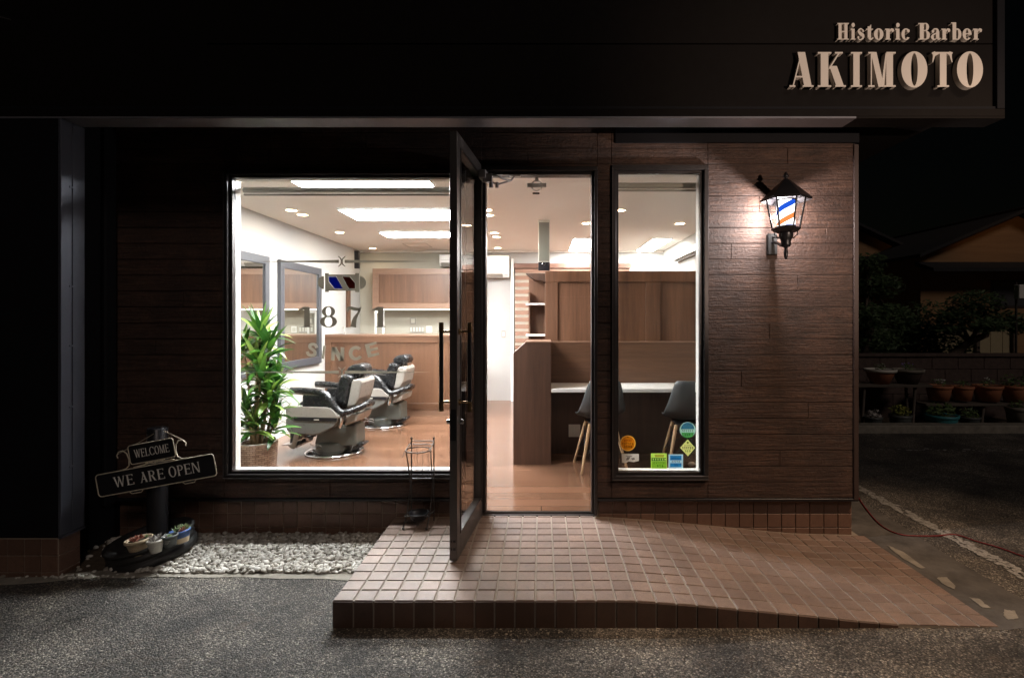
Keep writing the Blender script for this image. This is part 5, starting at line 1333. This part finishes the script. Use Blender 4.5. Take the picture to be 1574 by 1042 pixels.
# leaf ornament between plates
outline_tube(f, [(-.13, H2+.004), (-.06, H2+.010), (0, H2+.022), (.05, H2+.012), (.13, H2+.008)], .0042, False); outline_tube(f, [(-.05, H2+.020), (0, H2+.010), (.07, H2+.022)], .0040, False)
obj('rim', f, 'rust', ts)
def word(text, u0, u1, v0, hgt, mat='signink', t=.13, h=.06):
    gs = []; x = 0
    for ch in text:
        if ch == ' ': x += .42; continue
        s = glyph(ch, t, h, .035, .05); a, b, _, _ = bbox(s); gs.append((s, x-a)); x += b-a+.13
    tot = x-.13; k = (u1-u0)/tot
    f = MB()
    for s, dx in gs: put_shapes(f, s, lambda X, Y, d: S2(u0+(X+dx)*k, v0+Y*hgt, d), .0078, .0001)
    return f
M['signink'] = plain('sign_lettering', (.84, .81, .76), .6, var=.15, bump=0)
for wd_, a_, b_ in (('WE', -66, -35), ('ARE', -25, 13), ('OPEN', 20, 68)): obj('lettering', word(wd_, a_*pw, b_*pw, -7*pw, 16*pw), 'signink', ts)
obj('lettering', word('WELCOME', -27*pw, 27*pw, 32*pw, 12.5*pw, t=.12), 'signink', ts)
f = MB(); pL = S2(-35*pw-.07, H2+.105, 0); pR = S2(35*pw+.07, H2+.110, 0); top = P(236, 667, 3.40); top2 = P(252, 662, 3.40)
for a, b in ((pL, top), (pR, top2)):
    a, b = Vector(a), Vector(b)
    for ph_ in (0, pi): f.tube([a.lerp(b, k/40)+Vector((cos(k*.9+ph_)*.0018, sin(k*.9+ph_)*.0018, cos(k*.9+ph_)*.0012)) for k in range(41)], .0022, 5)
obj('rope', f, 'rope', ts)
# succulent pots on the tyre
def pot(cx, cy, z0, h, r0, r1, mat, lab, plants, rim=True, band=None, marks=False, tl=0):
    t_ = thing('succulent_pot', (cx, cy, z0), lab, 'potted plant', 'succulent pots on the tyre base')
    R_ = Matrix.Rotation(tl, 3, 'Y')
    pr_ = [(.001, 0), (r0, 0), (r0+(r1-r0)*.5, h*.5), (r0+(r1-r0)*.82, h*.80), (r1+.003, h*.82), (r1+.004, h), (r1-.003, h+.001), (r1-.007, h-.01), (r1-.01, h-.018)]
    f = MB(); f.lathe(pr_, (cx, cy, z0), 28, R_); p_ = obj('pot', f, mat, t_)
    if band:
        f = MB(); f.lathe([(r0+.002, .002), (r0+(r1-r0)*.45+.0015, h*.45)], (cx, cy, z0), 28, R_); obj('band', f, band, p_)
    if marks:
        f = MB()
        for q in range(3):
            for k in range(6-q):
                a = -pi/2+(k-2.5)*.17; zz_ = h*(.62-.13*q); r_ = (r0+(r1-r0)*zz_/h)+.0012
                f.add([(cx+r_*cos(a+d1)+0, cy+r_*sin(a+d1), z0+zz_+d2) for d1, d2 in ((0, 0), (.09, .0), (.09, .0025), (0, .0025))], [(0, 1, 2, 3)])
        obj('pot_marks', f, marks, p_)
    f = MB(); f.add([R_ @ Vector((cos(2*pi*k/24)*(r1-.009), sin(2*pi*k/24)*(r1-.009), h-.014))+Vector((cx, cy, z0)) for k in range(24)], [range(24)]); obj('soil', f, 'soil', t_)
    for (mt, nm, num, ln, spread, wd) in plants:
        f = MB()
        for q in range(num):
            bx = R_ @ Vector((lr.uniform(-1, 1)*(r1-.016)*.8, lr.uniform(-1, 1)*(r1-.016)*.8, h-.010))+Vector((cx, cy, z0))
            for k in range(14):
                az = k*2.4; el = radians(20+65*k/14)*(1 if spread > .5 else 1.3); d = Vector((cos(az)*cos(el), sin(az)*cos(el), max(.15, sin(el)))); side = Vector((-sin(az), cos(az), 0)); L0 = ln*lr.uniform(.7, 1.1); up = side.cross(d)
                f.add([bx+side*wd*.4, bx-side*wd*.4, bx+d*L0*.6+side*wd, bx+d*L0*.6-side*wd, bx+d*L0, bx+d*L0*.55+up*wd*.7, bx+d*L0*.5-up*wd*.6], [(0, 2, 5, 1), (1, 5, 3), (2, 4, 5), (5, 4, 3), (0, 1, 6), (0, 6, 2), (1, 3, 6), (2, 6, 4), (3, 4, 6)])
        obj(nm, f, mt, t_)
Yp = 3.30
def potat(px, pyb, pyt, wt, wb, Y, *a, **k):
    z0 = py2z(pyb, Y); h = (pyb-pyt)*Y/F; pot(px2x(px, Y), Y, z0, h, wb/2*Y/F, wt/2*Y/F, *a, **k)
potat(215.5, 851, 827, 35, 22, 3.27, 'potC', 'cream pot of dark red succulents, leftmost and largest on the tyre', [('succR', 'rosettes', 7, 0.031, 1, .005), ('succG', 'rosettes', 3, .018, 1, .004)], marks='terra', tl=radians(-6))
potat(240, 848, 829, 22, 15, 3.24, 'potW', 'small white pot with spiky pale succulent on the tyre', [('succW', 'spikes', 3, 0.049, .2, .003)], marks='potG', tl=radians(-5))
potat(262.5, 839, 822, 21, 15, 3.28, 'potG', 'small dark grey pot with pale print on the tyre', [('succG', 'rosettes', 3, .017, 1, .004), ('succR', 'rosettes', 1, .014, 1, .004)], marks='potW', tl=radians(-6))
potat(279, 833, 814, 27, 19, 3.38, 'potB', 'blue and tan glazed pot with green succulents, rightmost on the tyre', [('succG', 'rosettes', 6, 0.045, 1, .006), ('succR', 'rosettes', 4, 0.034, 1, .005)], band='potC', tl=radians(-8))

# ==================================================================== RIGHT BACKGROUND
mb = MB(); mb.box(2.6, 22, 7.12, 7.35, GZ-.02, GZ+.10, .01); struct(obj('kerb', mb, 'concrete'))
mb = MB(); mb.box(2.6, 22, 7.35, 8.3, GZ-.02, GZ+.02); struct(obj('planting_verge', mb, 'soil'))
t_ = thing('garden_wall', (5, 8.2, GZ), 'low brown block wall behind the row of flowerpots', 'wall')
mb = MB(); zz = GZ
for r_ in range(5):
    x = 2.0+(.2 if r_ % 2 else 0)
    while x < 16: mb.box(x+.003, x+.397, 8.15, 8.30, zz+.003, zz+.187, .004); x += .4
    zz += .19
obj('blocks', mb, 'block', t_)
mb = MB(); mb.box(2, 16, 8.165, 8.285, GZ, zz-.01); obj('mortar', mb, 'concrete', t_)
mb = MB(); mb.box(1.95, 16.05, 8.12, 8.33, zz+.001, zz+.05, .008); obj('coping', mb, 'block', t_)
# benches
def bench(x0, x1, y0, y1, z, lab, legs):
    t_ = thing('plank_bench', ((x0+x1)/2, y0, GZ), lab, 'bench', 'plank benches of flowerpots')
    f = MB(); f.box(x0, x1, y0, y1, z-.035, z, .004); obj('plank', f, 'woodOld', t_)
    for x in legs:
        f = MB(); f.tube([(x-.05, y0+.05, GZ), (x, y0+.07, z-.036)], .022, 6); f.tube([(x+.04, y1-.05, GZ), (x, y1-.07, z-.036)], .022, 6); obj('leg', f, 'woodOld', t_)
Yb = 7.55
bench(px2x(1312, Yb), px2x(1430, Yb), Yb-.05, Yb+.28, py2z(591, Yb), 'weathered plank bench holding two pale rimmed planters', (px2x(1330, Yb), px2x(1408, Yb)))
bench(px2x(1425, Yb), px2x(1600, Yb), Yb+.02, Yb+.32, py2z(621, Yb), 'lower weathered plank holding four terracotta pots', (px2x(1440, Yb), px2x(1520, Yb), px2x(1590, Yb)))
def foliage(mb, c, r, n, s, rn, flat_=1.0):
    for k in range(n):
        d = Vector((rn.gauss(0, 1), rn.gauss(0, 1), rn.gauss(0, 1))).normalized()*r*rn.random()**.4; d.z *= flat_; p = Vector(c)+d
        a = Vector((rn.gauss(0, 1), rn.gauss(0, 1), rn.gauss(0, 1))).normalized(); b = a.orthogonal().normalized(); q = s*rn.uniform(.6, 1.3)
        mb.add([p-a*q, p+b*q*.38, p+a*q, p-b*q*.38], [(0, 1, 2, 3)])
gr = random.Random(12)
def gpot(px, pyb, pyt, wt, wb, Y, mat, lab, leafm, ls=.035, nl=90, fr=.10, flower=None, rimm=None):
    cx, z0, h, r1, r0 = px2x(px, Y), py2z(pyb, Y), (pyb-pyt)*Y/F, wt/2*Y/F, wb/2*Y/F
    t_ = thing('flowerpot', (cx, Y, z0), lab, 'flowerpot', 'flowerpots by the garden wall')
    f = MB(); f.lathe([(.001, 0), (r0, 0), (r0+(r1-r0)*.8, h*.80)], (cx, Y, z0), 24); f.cur = 1 if rimm else 0
    f.lathe([(r0+(r1-r0)*.8, h*.80), (r1*1.02, h*.82), (r1*1.04, h), (r1*.95, h), (r1*.90, h*.9)], (cx, Y, z0), 24); obj('pot', f, [mat, rimm] if rimm else mat, t_)
    f = MB(); f.disc((cx, Y), r1*.90, z0+h*.91, 20); obj('soil', f, 'soil', t_)
    if leafm:
        f = MB(); foliage(f, (cx, Y, z0+h+fr*.35), fr, nl, ls, gr, .7); obj('leaves', f, leafm, t_)
    if flower:
        f = MB(); foliage(f, (cx, Y, z0+h+fr*.7), fr*.8, 26, ls*.7, gr, .5); obj('blooms', f, flower, t_)
gpot(1353, 590, 567, 43, 24, 7.68, 'terra', 'pale rimmed terracotta planter with white blooms on the higher bench', 'shrub', .02, 50, .08, 'flowerW', 'potW')
gpot(1395, 590, 567, 43, 26, 7.68, 'block', 'pale rimmed stone planter with violet blooms on the higher bench', 'shrub', .02, 60, .09, 'flowerV', 'concrete')
gpot(1443, 615, 592, 35, 26, 7.72, 'terra', 'terracotta pot with white flowers, leftmost on the lower plank', 'shrub', .025, 60, .10, 'flowerW')
gpot(1479, 615, 593, 30, 22, 7.72, 'terra', 'smaller terracotta pot, second on the lower plank', 'shrub', .025, 50, .09)
gpot(1518, 616, 592, 38, 28, 7.72, 'terra', 'wide terracotta pot with pale sprigs, third on the lower plank', 'shrub', .022, 70, .10, 'flowerW')
gpot(1558, 617, 592, 32, 24, 7.72, 'terra', 'terracotta pot with bushy plant, rightmost on the lower plank', 'shrub', .04, 90, .17)
gpot(1447, 660, 637, 44, 34, 7.46, 'potT', 'turquoise oval planter on the ground before the lower plank', 'shrub', .04, 160, .17)
gpot(1384, 660, 637, 30, 26, 7.5, 'potG', 'dark pot with upright yellow shrub under the higher bench', 'yshrub', .03, 160, .13)
gpot(1342, 655, 640, 26, 20, 7.5, 'potG', 'dark pot with grey foliage under the left end of the bench', 'succW', .03, 70, .10)
gpot(1490, 655, 640, 28, 22, 7.5, 'potG', 'black pot in shadow right of the turquoise planter', 'shrub', .035, 70, .12)
gpot(1566, 655, 625, 34, 26, 7.5, 'concrete', 'grey stone urn at the right end before the plank', 'shrub', .03, 60, .10)
# trees
def tree(name, lab, trunk, radii, clumps, leafm, s, nper):
    t_ = thing(name, trunk[0], lab, 'tree')
    f = MB(); f.tube(trunk, radii, 10)
    for (c, r, fl) in clumps:
        a = Vector(trunk[-1] if (Vector(c)-Vector(trunk[-1])).length < (Vector(c)-Vector(trunk[len(trunk)//2])).length else trunk[len(trunk)//2])
        f.tube([a, a.lerp(Vector(c), .6)+Vector((0, 0, .05)), c], [.05, .03, .012], 6)
    obj('trunk', f, 'bark', t_)
    f = MB()
    for (c, r, fl) in clumps: foliage(f, c, r, int(nper*r*r*10), s, gr, fl)
    obj('crown', f, leafm, t_)
Yt = 10.5
tree('pine_tree', 'dense dark pine beside the shop corner beyond the garden wall', [P(1330, 560, Yt), P(1335, 500, Yt), P(1335, 440, Yt), P(1330, 400, Yt)], [.10, .09, .07, .04],
     [(P(1335, 405, Yt), .35, .6), (P(1320, 430, Yt+.3), .5, .7), (P(1350, 440, Yt), .45, .6), (P(1365, 480, Yt), .38, .5), (P(1330, 485, Yt-.2), .5, .5), (P(1340, 520, Yt), .45, .5)], 'pine', .055, 330)
Yt = 11.5
tree('bonsai_pine', 'low spreading pine with a curved leaning trunk before the pale fence', [P(1440, 575, Yt), P(1465, 545, Yt), P(1490, 525, Yt), P(1515, 515, Yt), P(1520, 490, Yt)], [.10, .09, .08, .07, .04],
     [(P(1500, 465, Yt), .55, .5), (P(1470, 485, Yt), .42, .45), (P(1530, 490, Yt), .5, .45), (P(1560, 500, Yt), .45, .45), (P(1510, 500, Yt-.3), .45, .35), (P(1455, 505, Yt), .3, .4)], 'pine', .055, 330)
# clipped hedge mass behind
t_ = thing('shrub_bush', P(1410, 560, 12.5), 'dark bush filling the gap between the two pines', 'bush')
f = MB(); [foliage(f, P(x, y, 12.5), .75, 1500, .06, gr, .8) for x, y in ((1385, 520), (1420, 500), (1445, 540), (1400, 560), (1350, 560))]; obj('foliage', f, 'pine', t_)
f = MB(); [f.tube([P(x, 590, 12.5), P(x+4, 520, 12.5)], [.05, .02], 6) for x in (1385, 1420, 1400)]; obj('stems', f, 'bark', t_)
# pale fence
t_ = thing('garden_fence', (9, 13.2, GZ), 'pale beige board fence behind the low spreading pine', 'fence')
f = MB(); x = px2x(1430, 13.2)
while x < px2x(1556, 13.2): f.box(x, x+.29, 13.2, 13.23, GZ, py2z(505, 13.2), .003); x += .30
obj('boards', f, plain('fence_beige', (.40, .33, .20), .8), t_)
f = MB(); [f.box(px2x(a, 13.2)-.04, px2x(a, 13.2)+.04, 13.12, 13.198, GZ, py2z(498, 13.2)) for a in (1430, 1500, 1556)]; obj('posts', f, 'bark', t_)
# meter box on pole
t_ = thing('pole_box', P(1570, 560, 11), 'white box on a thin pole at the right edge of the view', 'utility box')
f = MB(); c = P(1570, 448, 11); f.box(c.x-.09, c.x+.12, 10.95, 11.08, c.z-.15, c.z+.14, .01); obj('box', f, 'white', t_)
f = MB(); f.tube([(c.x-.02, 11.1, GZ), (c.x-.02, 11.1, c.z+.2)], .02, 8); obj('pole', f, 'aluL', t_)
# houses
def house(lab, Y, xl, xr, eave_y, peak_x, peak_y, wall_bot, dep, over=.4, name='garden_house'):
    t_ = thing(name, (px2x((xl+xr)/2, Y), Y, GZ), lab, 'house')
    a, b, ze = px2x(xl, Y), px2x(xr, Y), py2z(eave_y, Y); pk = (px2x(peak_x, Y), py2z(peak_y, Y))
    f = MB(); f.prism([(a, GZ), (b, GZ), (b, ze), pk, (a, ze)], Y, Y+dep, 'y'); obj('wall', f, 'housewall', t_)
    f = MB(); s1_ = Vector((pk[0]-a, 0, pk[1]-ze)).normalized(); s2_ = Vector((b-pk[0], 0, ze-pk[1])).normalized()
    e1 = Vector((a, 0, ze))-s1_*over; e2 = Vector((b, 0, ze))+s2_*over; th = .14
    f.prism([(e1.x, e1.z+.02), (pk[0], pk[1]+.02), (pk[0], pk[1]+th), (e1.x, e1.z+th)], Y-.5, Y+dep+.4, 'y'); f.prism([(pk[0]+.001, pk[1]+.02), (e2.x, e2.z+.02), (e2.x, e2.z+th), (pk[0]+.001, pk[1]+th)], Y-.5, Y+dep+.4, 'y')
    rf = obj('roof', f, 'rooftile', t_)
    f = MB(); f.tube([(pk[0], Y-.5, pk[1]+th), (pk[0], Y+dep+.4, pk[1]+th)], .09, 8); obj('ridge', f, 'rooftile', rf)
    # lower skirt roof and window
    f = MB(); f.prism([(Y-.9, ze-.55), (Y-.001, ze-.25), (Y-.001, ze-.40), (Y-.9, ze-.66)], a-.2, b+.2, 'x'); obj('skirt_roof', f, 'rooftile', t_)
    f = MB(); f.box((a+b)/2-.7, (a+b)/2+.7, Y-.02, Y-.001, ze-1.9, ze-.9); w_ = obj('window', f, 'brown', t_); f = MB(); f.box((a+b)/2-.62, (a+b)/2+.62, Y-.03, Y-.021, ze-1.82, ze-.98); obj('pane', f, 'mframe', w_)
house('house with broad dark tiled gable roof and orange-brown gable wall', 19, 1415, 1690, 392, 1560, 330, 560, 8)
house('farther house with a dark sloping roof just beside the shop corner', 23, 1230, 1385, 385, 1300, 345, 560, 8)
f = MB(); p_ = P(-4, 22, 2.9); f.tube([P(-30, 18, 2.9), P(16, 31, 2.9)], .004, 6)
tag(obj('overhead_wire', f, 'aluL', loc=P(0, 26, 2.9)), 'short pale wire crossing the dark upper left corner', 'wire')
fixnormals()
